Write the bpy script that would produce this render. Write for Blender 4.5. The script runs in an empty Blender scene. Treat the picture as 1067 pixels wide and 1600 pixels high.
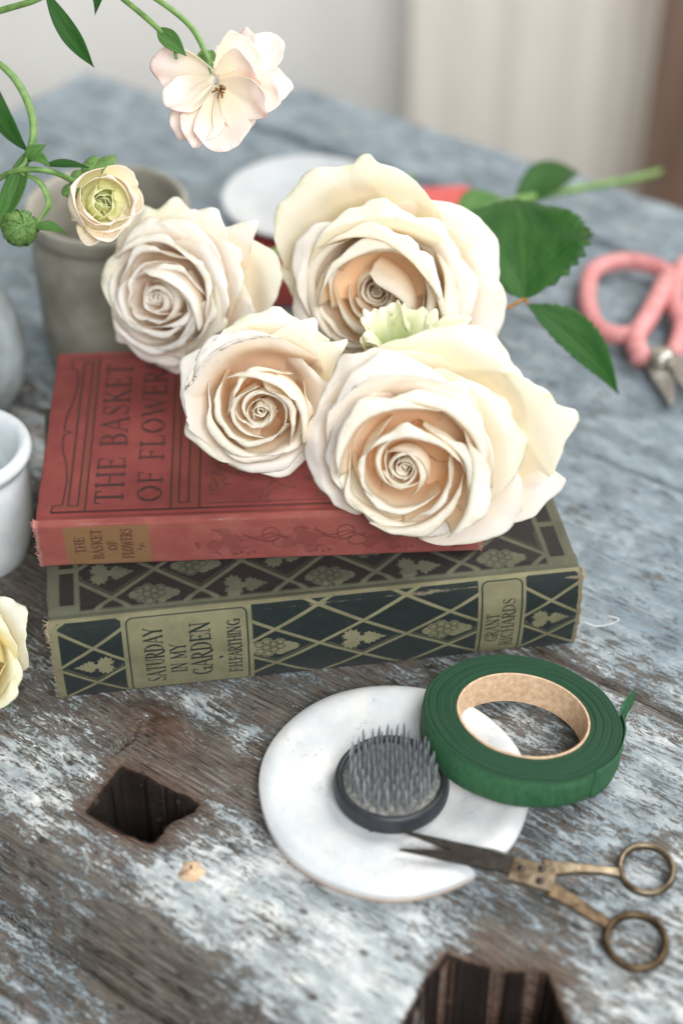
import bpy, math, random
import numpy as np
from mathutils import Vector, Matrix

# ------------------------------------------------------------------ camera, light, exposure
SC = bpy.context.scene
CM = 0.01                                   # everything below is written in centimetres
CAM = np.array([0.0, -48.7, 40.9])
PITCH = math.radians(40)
FW = np.array([0, math.cos(PITCH), -math.sin(PITCH)])
UP = np.array([0, math.sin(PITCH), math.cos(PITCH)])
RT = np.array([1.0, 0, 0])
cd = bpy.data.cameras.new('camera')
cam = bpy.data.objects.new('camera', cd)
SC.collection.objects.link(cam)
SC.camera = cam
cam.location = CAM * CM
cam.rotation_euler = (math.pi / 2 - PITCH, 0, 0)
cd.sensor_fit = 'VERTICAL'
cd.sensor_height = 36
cd.sensor_width = 24
cd.lens = 56.25
cd.clip_start = 0.02
cd.clip_end = 20
cd.dof.use_dof = True
cd.dof.focus_distance = 0.547
cd.dof.aperture_fstop = 4.4
SC.render.resolution_x = 682
SC.render.resolution_y = 1024
SC.render.engine = 'CYCLES'
SC.cycles.max_bounces = 14
SC.cycles.diffuse_bounces = 9
SC.cycles.transmission_bounces = 8

w = bpy.data.worlds.new("World")
SC.world = w
w.use_nodes = True
bg = w.node_tree.nodes['Background']
bg.inputs[0].default_value = (0.88, 0.94, 1.0, 1)
bg.inputs[1].default_value = 0.36


def area(name, loc, target, size, power, col, sy=None):
    l = bpy.data.lights.new(name, 'AREA')
    l.shape = 'RECTANGLE'
    l.size = size * CM
    l.size_y = (sy or size) * CM
    l.energy = power
    l.color = col
    o = bpy.data.objects.new(name, l)
    SC.collection.objects.link(o)
    o.location = Vector(loc) * CM
    d = (Vector(target) - Vector(loc)).normalized()
    o.rotation_euler = d.to_track_quat('-Z', 'Y').to_euler()
    return o


area('window_light', (80, 40, 95), (0, -6, 2), 50, 19, (1.0, 0.985, 0.96), 110)
area('room_light', (28, -105, 92), (0, -5, 4), 65, 22.0, (0.96, 0.98, 1.0))
area('wall_fill', (0, 66, 34), (0, 96, -6), 160, 8.5, (1.0, 0.98, 0.95), 30)  # unseen fill lamp, added only to brighten the back wall

SC.view_settings.view_transform = 'Standard'
SC.view_settings.look = 'None'
SC.view_settings.use_curve_mapping = False
SC.view_settings.exposure = 0.06
SC.view_settings.gamma = 1

# ------------------------------------------------------------------ helpers
ORG = {}


def pt(px, py, z):
    """point at height z (cm) that the photograph shows at this pixel"""
    r = FW + (px - 533.5) / 2500 * RT + (800 - py) / 2500 * UP
    return CAM + r * ((z - CAM[2]) / r[2])


def ptd(px, py, d):
    return CAM + d * (FW + (px - 533.5) / 2500 * RT + (800 - py) / 2500 * UP)


def nrm(v):
    v = np.asarray(v, float)
    return v / (np.linalg.norm(v) + 1e-12)


def tag(o, label=None, cat=None, group=None, kind=None):
    if label: o['label'] = label
    if cat: o['category'] = cat
    if group: o['group'] = group
    if kind: o['kind'] = kind
    return o


def empty(name, loc, rz=0.0):
    o = bpy.data.objects.new(name, None)
    SC.collection.objects.link(o)
    o.empty_display_size = 0.01
    o.location = Vector([float(c) for c in loc]) * CM
    o.rotation_euler = (0, 0, rz)
    ORG[o.name] = (np.array(loc, float), rz)
    return o


def mk(name, V, F, mat, parent=None, smooth=True, uv=None, attrs=None, local=False, thick=None, off=-1, sub=0):
    """mesh from cm vertices given in world space (or in the parent's space if local)"""
    V = np.asarray(V, float)
    loc = None
    if parent is not None:
        org, rz = ORG[parent.name]
        if not local:
            V = V - org
            if rz:
                c, s = math.cos(-rz), math.sin(-rz)
                V = V @ np.array([[c, s, 0], [-s, c, 0], [0, 0, 1]])
    else:
        loc = np.array([V[:, 0].mean(), V[:, 1].mean(), V[:, 2].min()])
        V = V - loc
    me = bpy.data.meshes.new(name)
    if isinstance(F, np.ndarray):
        n, k = F.shape
        me.vertices.add(len(V))
        me.vertices.foreach_set('co', (V * CM).astype(np.float32).ravel())
        me.loops.add(n * k)
        me.loops.foreach_set('vertex_index', F.astype(np.int32).ravel())
        me.polygons.add(n)
        me.polygons.foreach_set('loop_start', np.arange(0, n * k, k, dtype=np.int32))
        me.update(calc_edges=True)
    else:
        me.from_pydata([tuple(v) for v in V * CM], [], [tuple(f) for f in F])
        me.update()
    me.validate()
    if smooth:
        me.polygons.foreach_set('use_smooth', [True] * len(me.polygons))
    if uv is not None:
        li = np.zeros(len(me.loops), dtype=np.int32)
        me.loops.foreach_get('vertex_index', li)
        l = me.uv_layers.new(name='UVMap')
        l.data.foreach_set('uv', np.asarray(uv, np.float32)[li].ravel())
    for k2, a in (attrs or {}).items():
        at = me.attributes.new(k2, 'FLOAT', 'POINT')
        at.data.foreach_set('value', np.asarray(a, np.float32).ravel())
    if mat: me.materials.append(mat)
    o = bpy.data.objects.new(name, me)
    SC.collection.objects.link(o)
    if parent is not None:
        o.parent = parent
        # sub-parts share the frame of their thing
        ORG[o.name] = ORG[parent.name]
    else:
        o.location = Vector([float(c) for c in loc]) * CM
        ORG[o.name] = (loc, 0)
    if thick:
        m = o.modifiers.new('thickness', 'SOLIDIFY')
        m.thickness = thick * CM
        m.offset = off
    if sub:
        m = o.modifiers.new('smooth', 'SUBSURF')
        m.levels = m.render_levels = sub
    return o


def grid_faces(nu, nv, wrap_u=False):
    """vertex index = j*nu + i"""
    i = np.arange(nu if wrap_u else nu - 1)
    j = np.arange(nv - 1)
    I, J = np.meshgrid(i, j)
    I2 = (I + 1) % nu
    return np.stack([J * nu + I, J * nu + I2, (J + 1) * nu + I2, (J + 1) * nu + I], -1).reshape(-1, 4)


def catmull(P, n):
    P = np.asarray(P, float)
    Q = np.vstack([2 * P[0] - P[1], P, 2 * P[-1] - P[-2]])
    out = []
    ts = np.linspace(0, len(P) - 1, n)
    for t in ts:
        i = min(int(t), len(P) - 2)
        f = t - i
        a, b, c, d = Q[i], Q[i + 1], Q[i + 2], Q[i + 3]
        out.append(0.5 * ((2 * b) + (-a + c) * f + (2 * a - 5 * b + 4 * c - d) * f * f + (-a + 3 * b - 3 * c + d) * f ** 3))
    return np.array(out)


def tube_vf(P, R, seg=12, cap=True, flat=1.0, up=None):
    P = np.asarray(P, float)
    n = len(P)
    R = np.broadcast_to(np.asarray(R, float), (n,))
    T = np.gradient(P, axis=0)
    T /= np.linalg.norm(T, axis=1)[:, None] + 1e-12
    a = np.array(up if up is not None else ([0, 0, 1] if abs(T[0][2]) < .9 else [1, 0, 0]), float)
    V = []
    for i in range(n):
        a = nrm(a - T[i] * (a @ T[i]))
        b = np.cross(T[i], a)
        for k in range(seg):
            th = 2 * math.pi * k / seg
            V.append(P[i] + R[i] * (math.cos(th) * a * flat + math.sin(th) * b))
    F = []
    for i in range(n - 1):
        for k in range(seg):
            k2 = (k + 1) % seg
            F.append((i * seg + k, i * seg + k2, (i + 1) * seg + k2, (i + 1) * seg + k))
    if cap:
        F.append(tuple(range(seg))[::-1])
        F.append(tuple((n - 1) * seg + k for k in range(seg)))
    return V, F


def tube(name, P, R, mat, parent=None, seg=12, n=None, flat=1.0, up=None, **k):
    if n:
        R0 = np.broadcast_to(np.asarray(R, float), (len(P),))
        R = np.interp(np.linspace(0, len(P) - 1, n), np.arange(len(P)), R0)
        P = catmull(P, n)
    V, F = tube_vf(P, R, seg, True, flat, up)
    return mk(name, V, F, mat, parent, **k)


def lathe_vf(c, prof, seg=64, ax=None, squash=(1, 1)):
    """prof: (r, z) pairs; ax = (ex, ey, ez)"""
    ex, ey, ez = ax or (np.array([1., 0, 0]), np.array([0, 1., 0]), np.array([0, 0, 1.]))
    V, F = [], []
    n = len(prof)
    for r, z in prof:
        for k in range(seg):
            t = 2 * math.pi * k / seg
            V.append(c + ex * r * math.cos(t) * squash[0] + ey * r * math.sin(t) * squash[1] + ez * z)
    for i in range(n - 1):
        for k in range(seg):
            k2 = (k + 1) % seg
            F.append((i * seg + k, i * seg + k2, (i + 1) * seg + k2, (i + 1) * seg + k))
    return V, F


def smooth_prof(prof, n):
    return [tuple(p) for p in catmull(prof, n)]


def box_vf(x0, x1, y0, y1, z0, z1):
    V = [(x, y, z) for z in (z0, z1) for y in (y0, y1) for x in (x0, x1)]
    F = [(0, 2, 3, 1), (4, 5, 7, 6), (0, 1, 5, 4), (2, 6, 7, 3), (0, 4, 6, 2), (1, 3, 7, 5)]
    return V, F


def bevel(o, wd, seg=2):
    m = o.modifiers.new('bevel', 'BEVEL')
    m.width = wd * CM
    m.segments = seg
    return o


def join_vf(parts):
    V, F = [], []
    for v, f in parts:
        k = len(V)
        V += [tuple(p) for p in v]
        F += [tuple(i + k for i in q) for q in f]
    return V, F


def vnoise(x, y, seed=0):
    """smooth value noise on arrays"""
    rs = np.random.RandomState(seed)
    T = rs.rand(64, 64)
    xi, yi = np.floor(x).astype(int), np.floor(y).astype(int)
    fx, fy = x - xi, y - yi
    fx = fx * fx * (3 - 2 * fx)
    fy = fy * fy * (3 - 2 * fy)
    g = lambda a, b: T[a % 64, b % 64]
    return (g(xi, yi) * (1 - fx) * (1 - fy) + g(xi + 1, yi) * fx * (1 - fy)
            + g(xi, yi + 1) * (1 - fx) * fy + g(xi + 1, yi + 1) * fx * fy) * 2 - 1


def fbm(x, y, o=4, seed=0):
    s, a = 0, 1
    for k in range(o):
        s = s + a * vnoise(x * 2 ** k, y * 2 ** k, seed + k)
        a *= .5
    return s / 1.9


# ------------------------------------------------------------------ node helper
class N:
    def __init__(s, name):
        s.m = bpy.data.materials.new(name)
        s.m.use_nodes = True
        s.t = s.m.node_tree
        s.b = s.t.nodes['Principled BSDF']
        s.out = s.t.nodes['Material Output']

    def put(s, sock, v):
        if v is None: return
        if isinstance(v, bpy.types.NodeSocket):
            s.t.links.new(v, sock)
        else:
            if sock.type == 'RGBA' and len(v) == 3: v = (*v, 1)
            sock.default_value = v

    def node(s, ty, ins=None, **p):
        n = s.t.nodes.new(ty)
        for k, v in p.items(): setattr(n, k, v)
        for k, v in (ins or {}).items(): s.put(n.inputs[k], v)
        return n

    def math(s, op, a, b=None, c=None, clamp=False):
        n = s.node('ShaderNodeMath', operation=op, use_clamp=clamp)
        for i, v in enumerate((a, b, c)):
            if v is not None: s.put(n.inputs[i], v)
        return n.outputs[0]

    def coord(s, kind='Object'):
        return s.node('ShaderNodeTexCoord').outputs[kind]

    def mapping(s, vec, scale=(1, 1, 1), rot=(0, 0, 0), loc=(0, 0, 0)):
        return s.node('ShaderNodeMapping', {'Vector': vec, 'Scale': scale, 'Rotation': rot, 'Location': loc}).outputs[0]

    def noise(s, vec, scale, detail=4, rough=.55, dist=0, out=0):
        return s.node('ShaderNodeTexNoise', {'Vector': vec, 'Scale': scale, 'Detail': detail, 'Roughness': rough, 'Distortion': dist}).outputs[out]

    def ramp(s, f, stops, interp='LINEAR'):
        n = s.node('ShaderNodeValToRGB', {'Fac': f})
        r = n.color_ramp
        r.interpolation = interp
        while len(r.elements) < len(stops): r.elements.new(.5)
        for e, (p, c) in zip(r.elements, stops):
            e.position = p
            e.color = (*c, 1) if not isinstance(c, (int, float)) else (c, c, c, 1)
        return n.outputs[0]

    def mix(s, f, a, b, blend='MIX'):
        n = s.node('ShaderNodeMix', data_type='RGBA', blend_type=blend)
        s.put(n.inputs[0], f)
        s.put(n.inputs[6], a)
        s.put(n.inputs[7], b)
        return n.outputs[2]

    def attr(s, name):
        return s.node('ShaderNodeAttribute', attribute_name=name).outputs['Fac']

    def bump(s, h, strength=.3, dist=.0005, normal=None):
        return s.node('ShaderNodeBump', {'Height': h, 'Strength': strength, 'Distance': dist, 'Normal': normal}).outputs[0]

    def set(s, **k):
        names = {'col': 'Base Color', 'rough': 'Roughness', 'metal': 'Metallic', 'spec': 'Specular IOR Level',
                 'nor': 'Normal', 'coat': 'Coat Weight', 'coatr': 'Coat Roughness', 'sss': 'Subsurface Weight',
                 'sssr': 'Subsurface Radius', 'ssss': 'Subsurface Scale', 'sheen': 'Sheen Weight'}
        for a, v in k.items(): s.put(s.b.inputs[names[a]], v)
        return s.m


def srgb(r, g, b):
    f = lambda c: ((c / 255 + .055) / 1.055) ** 2.4 if c > 10 else c / 255 / 12.92
    return (f(r), f(g), f(b))
# ------------------------------------------------------------------ materials
def mat_bench():
    n = N('chipped_paint_wood')
    co = n.mapping(n.coord(), (100, 100, 100))
    st = n.mapping(co, (.17, 1.1, .6))
    wob = n.node('ShaderNodeVectorMath', {0: st, 1: n.node('ShaderNodeVectorMath', {0: n.noise(co, .9, 4, .6, out=1), 3: .5}, operation='SCALE').outputs[0]}, operation='ADD').outputs[0]
    streak = n.noise(wob, 5.2, 9, .74)
    blot = n.noise(n.mapping(co, (.55, 1, 1)), .62, 5, .62, .6)
    mid_ = n.noise(n.mapping(co, (.32, 1, 1)), 3.6, 8, .78, .9)
    fine = n.noise(n.mapping(co, (.36, 1, 1)), 15, 6, .75)
    b = n.attr('bias')
    v = n.math('ADD', n.math('MULTIPLY', streak, 1.0), n.math('MULTIPLY', blot, .55))
    v = n.math('ADD', v, n.math('MULTIPLY', mid_, .95))
    v = n.math('ADD', v, n.math('MULTIPLY', fine, .65))
    v = n.math('ADD', v, n.math('MULTIPLY', b, .26))
    v = n.math('SUBTRACT', v, 1.072)
    mask = n.ramp(v, [(.455, 0), (.49, .85), (.56, 1)])
    halo = n.ramp(v, [(.33, 0), (.50, 1)])
    # weathered wood
    grain = n.noise(n.mapping(co, (.10, 2.2, 1)), 5.5, 8, .75, .4)
    wc = n.ramp(grain, [(.32, srgb(40, 33, 29)), (.5, srgb(94, 87, 80)), (.68, srgb(146, 138, 127))])
    warm = n.noise(co, .5, 4, .65)
    wc = n.mix(n.ramp(warm, [(.46, 0), (.7, .3)]), wc, srgb(88, 62, 44))
    wc = n.mix(n.math('MULTIPLY', n.attr('rust_shade'), .7, clamp=True), wc, n.mix(grain, srgb(34, 18, 11), srgb(104, 66, 44)))
    wc = n.mix(n.math('MULTIPLY', n.math('SUBTRACT', n.attr('rust_shade'), 1.0), 3, clamp=True), wc, n.mix(grain, srgb(14, 10, 8), srgb(38, 27, 21)))  # dark stain inside the mortise holes, deepened to near black as painted shade
    wc = n.mix(n.math('MULTIPLY', halo, .34), wc, srgb(142, 138, 130))
    # old paint
    p = n.noise(n.mapping(co, (.5, 1, 1)), 1.1, 7, .7)
    pc = n.ramp(p, [(.3, srgb(132, 141, 144)), (.47, srgb(180, 187, 188)), (.60, srgb(224, 225, 221))])
    blue = n.ramp(p, [(.3, srgb(84, 101, 112)), (.5, srgb(112, 130, 141)), (.7, srgb(140, 155, 164))])
    pc = n.mix(n.math('MULTIPLY', n.attr('blue'), 1, clamp=True), pc, blue)
    dirt = n.noise(n.mapping(co, (.4, 1, 1)), 3.4, 9, .8)
    pc = n.mix(n.ramp(dirt, [(.44, 0), (.66, .6)]), pc, srgb(112, 110, 104))
    pc = n.mix(n.ramp(fine, [(.30, .55), (.42, 0)]), pc, srgb(90, 84, 76))
    col = n.mix(mask, wc, pc)
    # hairline cracks and specks
    ck = n.noise(n.mapping(co, (.045, 1.6, 1)), 4.0, 5, .6, .5)
    ckm = n.ramp(n.math('ABSOLUTE', n.math('SUBTRACT', ck, .5)), [(.0, 1), (.016, 0)])
    ckg = n.ramp(n.noise(co, .9, 3), [(.5, 0), (.6, .85)])
    crack = n.math('MULTIPLY', ckm, ckg)
    col = n.mix(crack, col, srgb(34, 27, 23))
    sp = n.node('ShaderNodeTexVoronoi', {'Vector': n.mapping(co, (.7, 1, 1)), 'Scale': .9}).outputs[0]
    col = n.mix(n.ramp(sp, [(.07, .8), (.13, 0)]), col, srgb(66, 54, 46))
    h = n.math('ADD', n.math('MULTIPLY', mask, .9), n.math('MULTIPLY', grain, .5))
    h = n.math('ADD', h, n.math('MULTIPLY', fine, .55))
    h = n.math('SUBTRACT', h, crack)
    nb = n.bump(h, 1.0, .0007)
    return n.set(col=col, rough=n.ramp(mask, [(0, .8), (1, .62)]), spec=.25, nor=nb)


def mat_cloth(name, base, base2, ink, other=None, period=.062, rough_ink=.42, dirt=(.5, .4, .3), fade=None):
    n = N(name)
    uv = n.node('ShaderNodeUVMap').outputs[0]          # uv = cm
    sx = n.node('ShaderNodeSeparateXYZ', {0: uv})
    wob = n.noise(uv, 6, 2, .5)
    k = 2 * math.pi / period
    wa = n.math('SINE', n.math('ADD', n.math('MULTIPLY', sx.outputs[0], k), n.math('MULTIPLY', wob, 2.0)))
    wb = n.math('SINE', n.math('ADD', n.math('MULTIPLY', sx.outputs[1], k), n.math('MULTIPLY', wob, 2.0)))
    weave = n.math('MULTIPLY', wa, wb)
    big = n.noise(uv, .7, 5, .65)
    sm = n.noise(uv, 7, 4, .7)
    c = n.mix(n.ramp(big, [(.35, 0), (.65, 1)]), base, base2)
    i = n.attr('ink')
    m = n.math('SMOOTH_MIN', 1, n.math('MULTIPLY', i, n.ramp(sm, [(.22, .72), (.42, 1)])), 0)
    if other is not None:
        c = n.mix(n.math('MULTIPLY', n.attr('tan'), .85), c, other)
    c = n.mix(m, c, ink)
    if fade is not None:
        c = n.mix(n.math('MULTIPLY', n.ramp(big, [(.48, 0), (.72, 1)]), n.math('MULTIPLY', sm, fade[1])), c, fade[0])
    wear = n.attr('wear')
    wm = n.ramp(n.math('ADD', n.math('MULTIPLY', wear, 1.1), n.math('MULTIPLY', n.math('SUBTRACT', sm, .5), .9)), [(.45, 0), (.75, 1)])
    c = n.mix(wm, c, dirt)
    c = n.mix(n.ramp(weave, [(0, .5), (1, 0)]), c, (.03, .025, .02))
    c = n.mix(n.ramp(n.noise(uv, 30, 2, .6), [(.35, .22), (.6, 0)]), c, (.05, .04, .03))
    h = n.math('ADD', n.math('MULTIPLY', weave, .5), n.math('MULTIPLY', sm, .9))
    h = n.math('SUBTRACT', h, n.math('MULTIPLY', i, .8))
    r = n.mix(m, (.72,) * 3, (rough_ink,) * 3)
    return n.set(col=c, rough=r, nor=n.bump(h, 1.0, .0004), spec=.36)


def mat_petal(name, edge, mid, core, back=None, trans=.48):
    n = N(name)
    uv = n.node('ShaderNodeUVMap').outputs[0]
    s = n.node('ShaderNodeSeparateXYZ', {0: uv})
    v = s.outputs[1]
    nz = n.noise(n.mapping(uv, (3, 1.5, 1)), 1.6, 4, .6)
    vv = n.math('ADD', v, n.math('MULTIPLY', n.math('SUBTRACT', nz, .5), .18))
    c = n.ramp(vv, [(.22, core), (.62, mid), (.86, edge), (1, edge)])
    rnd = n.node('ShaderNodeObjectInfo').outputs['Random']
    c = n.mix(n.math('MULTIPLY', rnd, .10), c, mid)
    # veins run along the petal, slightly fanned; bruised specks
    vein = n.noise(n.mapping(uv, (26, 1.3, 1)), 1, 4, .6, .2)
    c = n.mix(n.ramp(vein, [(.3, .10), (.55, 0)]), c, core)
    br = n.noise(uv, 9, 3, .5)
    c = n.mix(n.ramp(br, [(.70, 0), (.80, .22)]), c, (.52, .42, .24))
    rim = n.math('MULTIPLY', n.attr('rim'), n.ramp(n.noise(uv, 4, 3), [(.5, 0), (.68, .6)]))
    c = n.mix(rim, c, back or (.70, .68, .42))
    nb = n.bump(n.math('ADD', vein, n.math('MULTIPLY', n.noise(uv, 3.5, 3), 1.5)), .14, .0006)
    n.set(col=c, rough=.5, spec=.35, nor=nb)
    tr = n.node('ShaderNodeBsdfTranslucent', {'Color': c, 'Normal': nb}).outputs[0]
    mx = n.node('ShaderNodeMixShader', {0: trans, 1: n.b.outputs[0], 2: tr}).outputs[0]
    n.t.links.new(mx, n.out.inputs[0])
    return n.m


def mat_leaf(name, a, b, vein, trans=.25, rough=.55):
    n = N(name)
    uv = n.node('ShaderNodeUVMap').outputs[0]
    s = n.node('ShaderNodeSeparateXYZ', {0: uv})
    au = n.math('ABSOLUTE', s.outputs[0])
    k = n.math('SUBTRACT', n.math('MULTIPLY', s.outputs[1], 12), n.math('MULTIPLY', au, 5))
    vn = n.math('POWER', n.math('ABSOLUTE', n.math('COSINE', n.math('MULTIPLY', k, math.pi))), 22)
    mid = n.math('LESS_THAN', au, .035)
    vm = n.math('MAXIMUM', n.math('MULTIPLY', vn, .55), mid)
    nz = n.noise(uv, 5, 5, .65)
    c = n.mix(nz, a, b)
    c = n.mix(n.ramp(n.noise(uv, 2.2, 5, .7), [(.4, 0), (.7, .4)]), c, vein)
    c = n.mix(n.math('MULTIPLY', vm, .2), c, vein)
    nb = n.bump(n.math('SUBTRACT', n.noise(uv, 14, 3), vm), .4, .0005)
    n.set(col=c, rough=rough, nor=nb, spec=.25)
    tr = n.node('ShaderNodeBsdfTranslucent', {'Color': c}).outputs[0]
    mx = n.node('ShaderNodeMixShader', {0: trans, 1: n.b.outputs[0], 2: tr}).outputs[0]
    n.t.links.new(mx, n.out.inputs[0])
    return n.m


def mat_plain(name, a, b, scale=3, rough=.5, metal=0, bump=.2, bd=.0004, spec=.5, stops=(.35, .65), coat=0, sc=(1, 1, 1)):
    n = N(name)
    co = n.mapping(n.coord(), tuple(100 * q for q in sc))
    nz = n.noise(co, scale, 6, .62)
    c = n.ramp(nz, [(stops[0], a), (stops[1], b)])
    f = n.noise(co, scale * 5, 4, .6)
    return n.set(col=c, rough=rough, metal=metal, spec=spec, coat=coat, nor=n.bump(n.math('ADD', nz, n.math('MULTIPLY', f, .4)), bump, bd))


M = {}
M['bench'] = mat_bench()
M['green_spine'] = mat_cloth('green_spine_cloth', srgb(200, 194, 150), srgb(170, 166, 124), srgb(27, 52, 54), rough_ink=.33, dirt=srgb(186, 172, 140), fade=(srgb(110, 122, 118), .16))
M['green_cover'] = mat_cloth('green_cover_cloth', srgb(132, 134, 108), srgb(110, 112, 90), srgb(22, 17, 17), rough_ink=.55, dirt=srgb(158, 148, 118), fade=(srgb(92, 92, 80), .08))
M['red_spine'] = mat_cloth('red_spine_cloth', srgb(230, 134, 120), srgb(208, 92, 86), srgb(104, 28, 30), other=srgb(196, 146, 96), rough_ink=.6, dirt=srgb(222, 170, 156), fade=(srgb(220, 140, 132), .55))
M['red_cover'] = mat_cloth('red_cover_cloth', srgb(196, 90, 82), srgb(168, 62, 60), srgb(56, 20, 20), other=srgb(166, 82, 56), rough_ink=.5, dirt=srgb(200, 104, 92), fade=(srgb(190, 96, 92), .35))
M['paper'] = mat_plain('page_paper', srgb(196, 178, 142), srgb(164, 142, 104), 2, .9, sc=(1, 1, 40), bump=.6)
M['fray_tan'] = mat_plain('frayed_thread', srgb(176, 160, 132), srgb(140, 126, 100), 8, .9)
M['fray_red'] = mat_plain('frayed_red_thread', srgb(206, 150, 138), srgb(178, 84, 78), 8, .9)
M['petal'] = mat_petal('cream_petal', srgb(252, 249, 244), srgb(253, 245, 233), srgb(254, 234, 206))
M['petal_peach'] = mat_petal('peach_hearted_petal', srgb(252, 248, 238), srgb(254, 243, 224), srgb(254, 227, 188))
M['petal_old'] = mat_petal('cream_outer_petal', srgb(249, 246, 234), srgb(250, 243, 226), srgb(228, 226, 176), srgb(206, 214, 150))
M['petal_yellow'] = mat_petal('yellow_cream_petal', srgb(246, 243, 220), srgb(248, 240, 200), srgb(240, 226, 160))
M['petal_green'] = mat_petal('greenish_guard_petal', srgb(240, 236, 212), srgb(226, 230, 186), srgb(150, 176, 86), srgb(190, 170, 110), .2)
M['petal_pink'] = mat_petal('blush_petal', srgb(251, 236, 228), srgb(252, 242, 232), srgb(247, 236, 212), srgb(236, 190, 178), .34)
M['petal_bloom'] = mat_petal('cream_blush_petal', srgb(252, 242, 228), srgb(250, 242, 214), srgb(238, 238, 176), srgb(242, 212, 196), .36)
M['petal_lime'] = mat_petal('lime_petal', srgb(240, 240, 190), srgb(234, 236, 160), srgb(206, 216, 104), None, .3)
M['leaf'] = mat_leaf('rose_leaf', srgb(18, 58, 18), srgb(36, 90, 26), srgb(80, 124, 52), .25)
M['leaf_light'] = mat_leaf('fresh_leaf', srgb(52, 98, 42), srgb(78, 126, 56), srgb(140, 172, 98))
M['stem'] = mat_plain('green_stem', srgb(84, 122, 56), srgb(120, 150, 82), 3, .5)
M['bud'] = mat_plain('green_bud', srgb(74, 110, 52), srgb(112, 144, 74), 6, .7, bump=.5, bd=.0008)
M['stamen'] = mat_plain('stamen', srgb(176, 132, 62), srgb(112, 70, 30), 9, .7)
M['china'] = mat_plain('white_china', srgb(190, 192, 192), srgb(178, 182, 184), 1.2, .35, bump=.04)
M['steel'] = mat_plain('dark_steel', srgb(82, 77, 72), srgb(48, 44, 40), 4, .42, .9, sc=(1, 5, 1))
M['brass'] = mat_plain('worn_brass', srgb(102, 86, 66), srgb(58, 46, 34), 3.0, .5, .9, bump=.3)
M['brass_bright'] = mat_plain('nickel_rubbed_brass', srgb(132, 120, 100), srgb(78, 64, 50), 2.4, .42, .9, bump=.3)
M['core_card'] = mat_plain('cardboard_core', srgb(206, 178, 146), srgb(176, 146, 116), 5, .85, bump=.4)
M['lead'] = mat_plain('frog_lead', srgb(150, 148, 140), srgb(92, 92, 90), 5, .6, .2, bump=.8, bd=.001)
M['pin'] = mat_plain('steel_pin', srgb(176, 180, 184), srgb(132, 136, 140), 7, .36, .55)
M['rubber'] = mat_plain('black_rubber', srgb(44, 48, 52), srgb(32, 35, 39), 3, .5)
M['pink'] = mat_plain('pink_plastic', srgb(204, 140, 138), srgb(184, 114, 114), 2, .45)
M['blade'] = mat_plain('bright_blade', srgb(190, 186, 178), srgb(140, 136, 128), 2, .3, .8)
M['stone'] = mat_plain('grey_stoneware', srgb(160, 156, 144), srgb(134, 130, 117), .8, .45, bump=.2)
M['blue_stone'] = mat_plain('blue_grey_stoneware', srgb(150, 158, 160), srgb(120, 126, 124), .7, .4, bump=.2)
M['white_jar'] = mat_plain('white_glaze', srgb(222, 226, 228), srgb(206, 212, 214), 1, .3, bump=.05)
M['coral'] = mat_plain('coral_cloth', srgb(204, 98, 92), srgb(184, 78, 74), 3, .8)
M['wall'] = mat_plain('wall_plaster', srgb(208, 207, 203), srgb(198, 197, 193), .05, .9)
M['curtain'] = mat_plain('linen', srgb(216, 211, 202), srgb(204, 198, 187), .2, .9, sc=(1, 1, .2))
M['post'] = mat_plain('brown_post', srgb(122, 98, 80), srgb(92, 70, 56), .6, .7, sc=(1, 1, .1))
M['floor'] = mat_plain('floor_board', srgb(130, 124, 116), srgb(104, 98, 90), .1, .8)
M['thread'] = mat_plain('white_thread', srgb(214, 216, 214), srgb(190, 190, 186), 4, .8)


def mat_tape():
    n = N('green_florist_tape')
    co = n.mapping(n.coord(), (100, 100, 100))
    # rings of the wound tape: distance from the roll's axis
    r = n.attr('ring')
    ln = n.noise(n.mapping(co, (1, 1, 1)), 1.5, 3)
    rr = n.node('ShaderNodeCombineXYZ', {0: n.math('ADD', n.math('MULTIPLY', r, 14), n.math('MULTIPLY', ln, .5))}).outputs[0]
    rings = n.noise(rr, 3.5, 5, .7)
    grain = n.noise(co, 26, 3, .7)
    c = n.ramp(rings, [(.3, srgb(14, 42, 28)), (.5, srgb(28, 68, 44)), (.7, srgb(58, 100, 72))])
    c = n.mix(n.attr('side'), c, n.ramp(n.noise(n.mapping(co, (1, 1, .25)), 9, 6, .75), [(.3, srgb(32, 76, 48)), (.7, srgb(60, 108, 70))]))
    c = n.mix(n.ramp(grain, [(.66, 0), (.76, .45)]), c, srgb(130, 165, 130))
    crepe = n.noise(n.mapping(co, (1, 1, .12)), 16, 4, .7)
    h = n.math('ADD', n.math('MULTIPLY', rings, 1.2), n.math('ADD', n.math('MULTIPLY', grain, .4), n.math('MULTIPLY', crepe, .8)))
    return n.set(col=c, rough=.6, nor=n.bump(h, .9, .0007), spec=.3)


M['tape'] = mat_tape()


def mat_plate():
    n = N('bisque_ceramic')
    co = n.mapping(n.coord(), (100, 100, 100))
    nz = n.noise(co, .8, 5, .6)
    c = n.ramp(nz, [(.35, srgb(186, 190, 192)), (.65, srgb(206, 206, 203))])
    marks = n.math('MULTIPLY', n.ramp(n.noise(co, 1.1, 4), [(.56, 0), (.66, 1)]), n.ramp(n.noise(co, 6, 6, .8), [(.5, 0), (.64, .45)]))
    c = n.mix(marks, c, srgb(120, 112, 104))
    c = n.mix(n.math('MULTIPLY', n.attr('foot'), n.ramp(n.noise(co, 1.0, 3), [(.3, .7), (.6, 1)])), c, srgb(206, 172, 146))
    return n.set(col=c, rough=.5, spec=.4, nor=n.bump(n.noise(co, 5, 4), .12, .0004))


M['plate'] = mat_plate()
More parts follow.
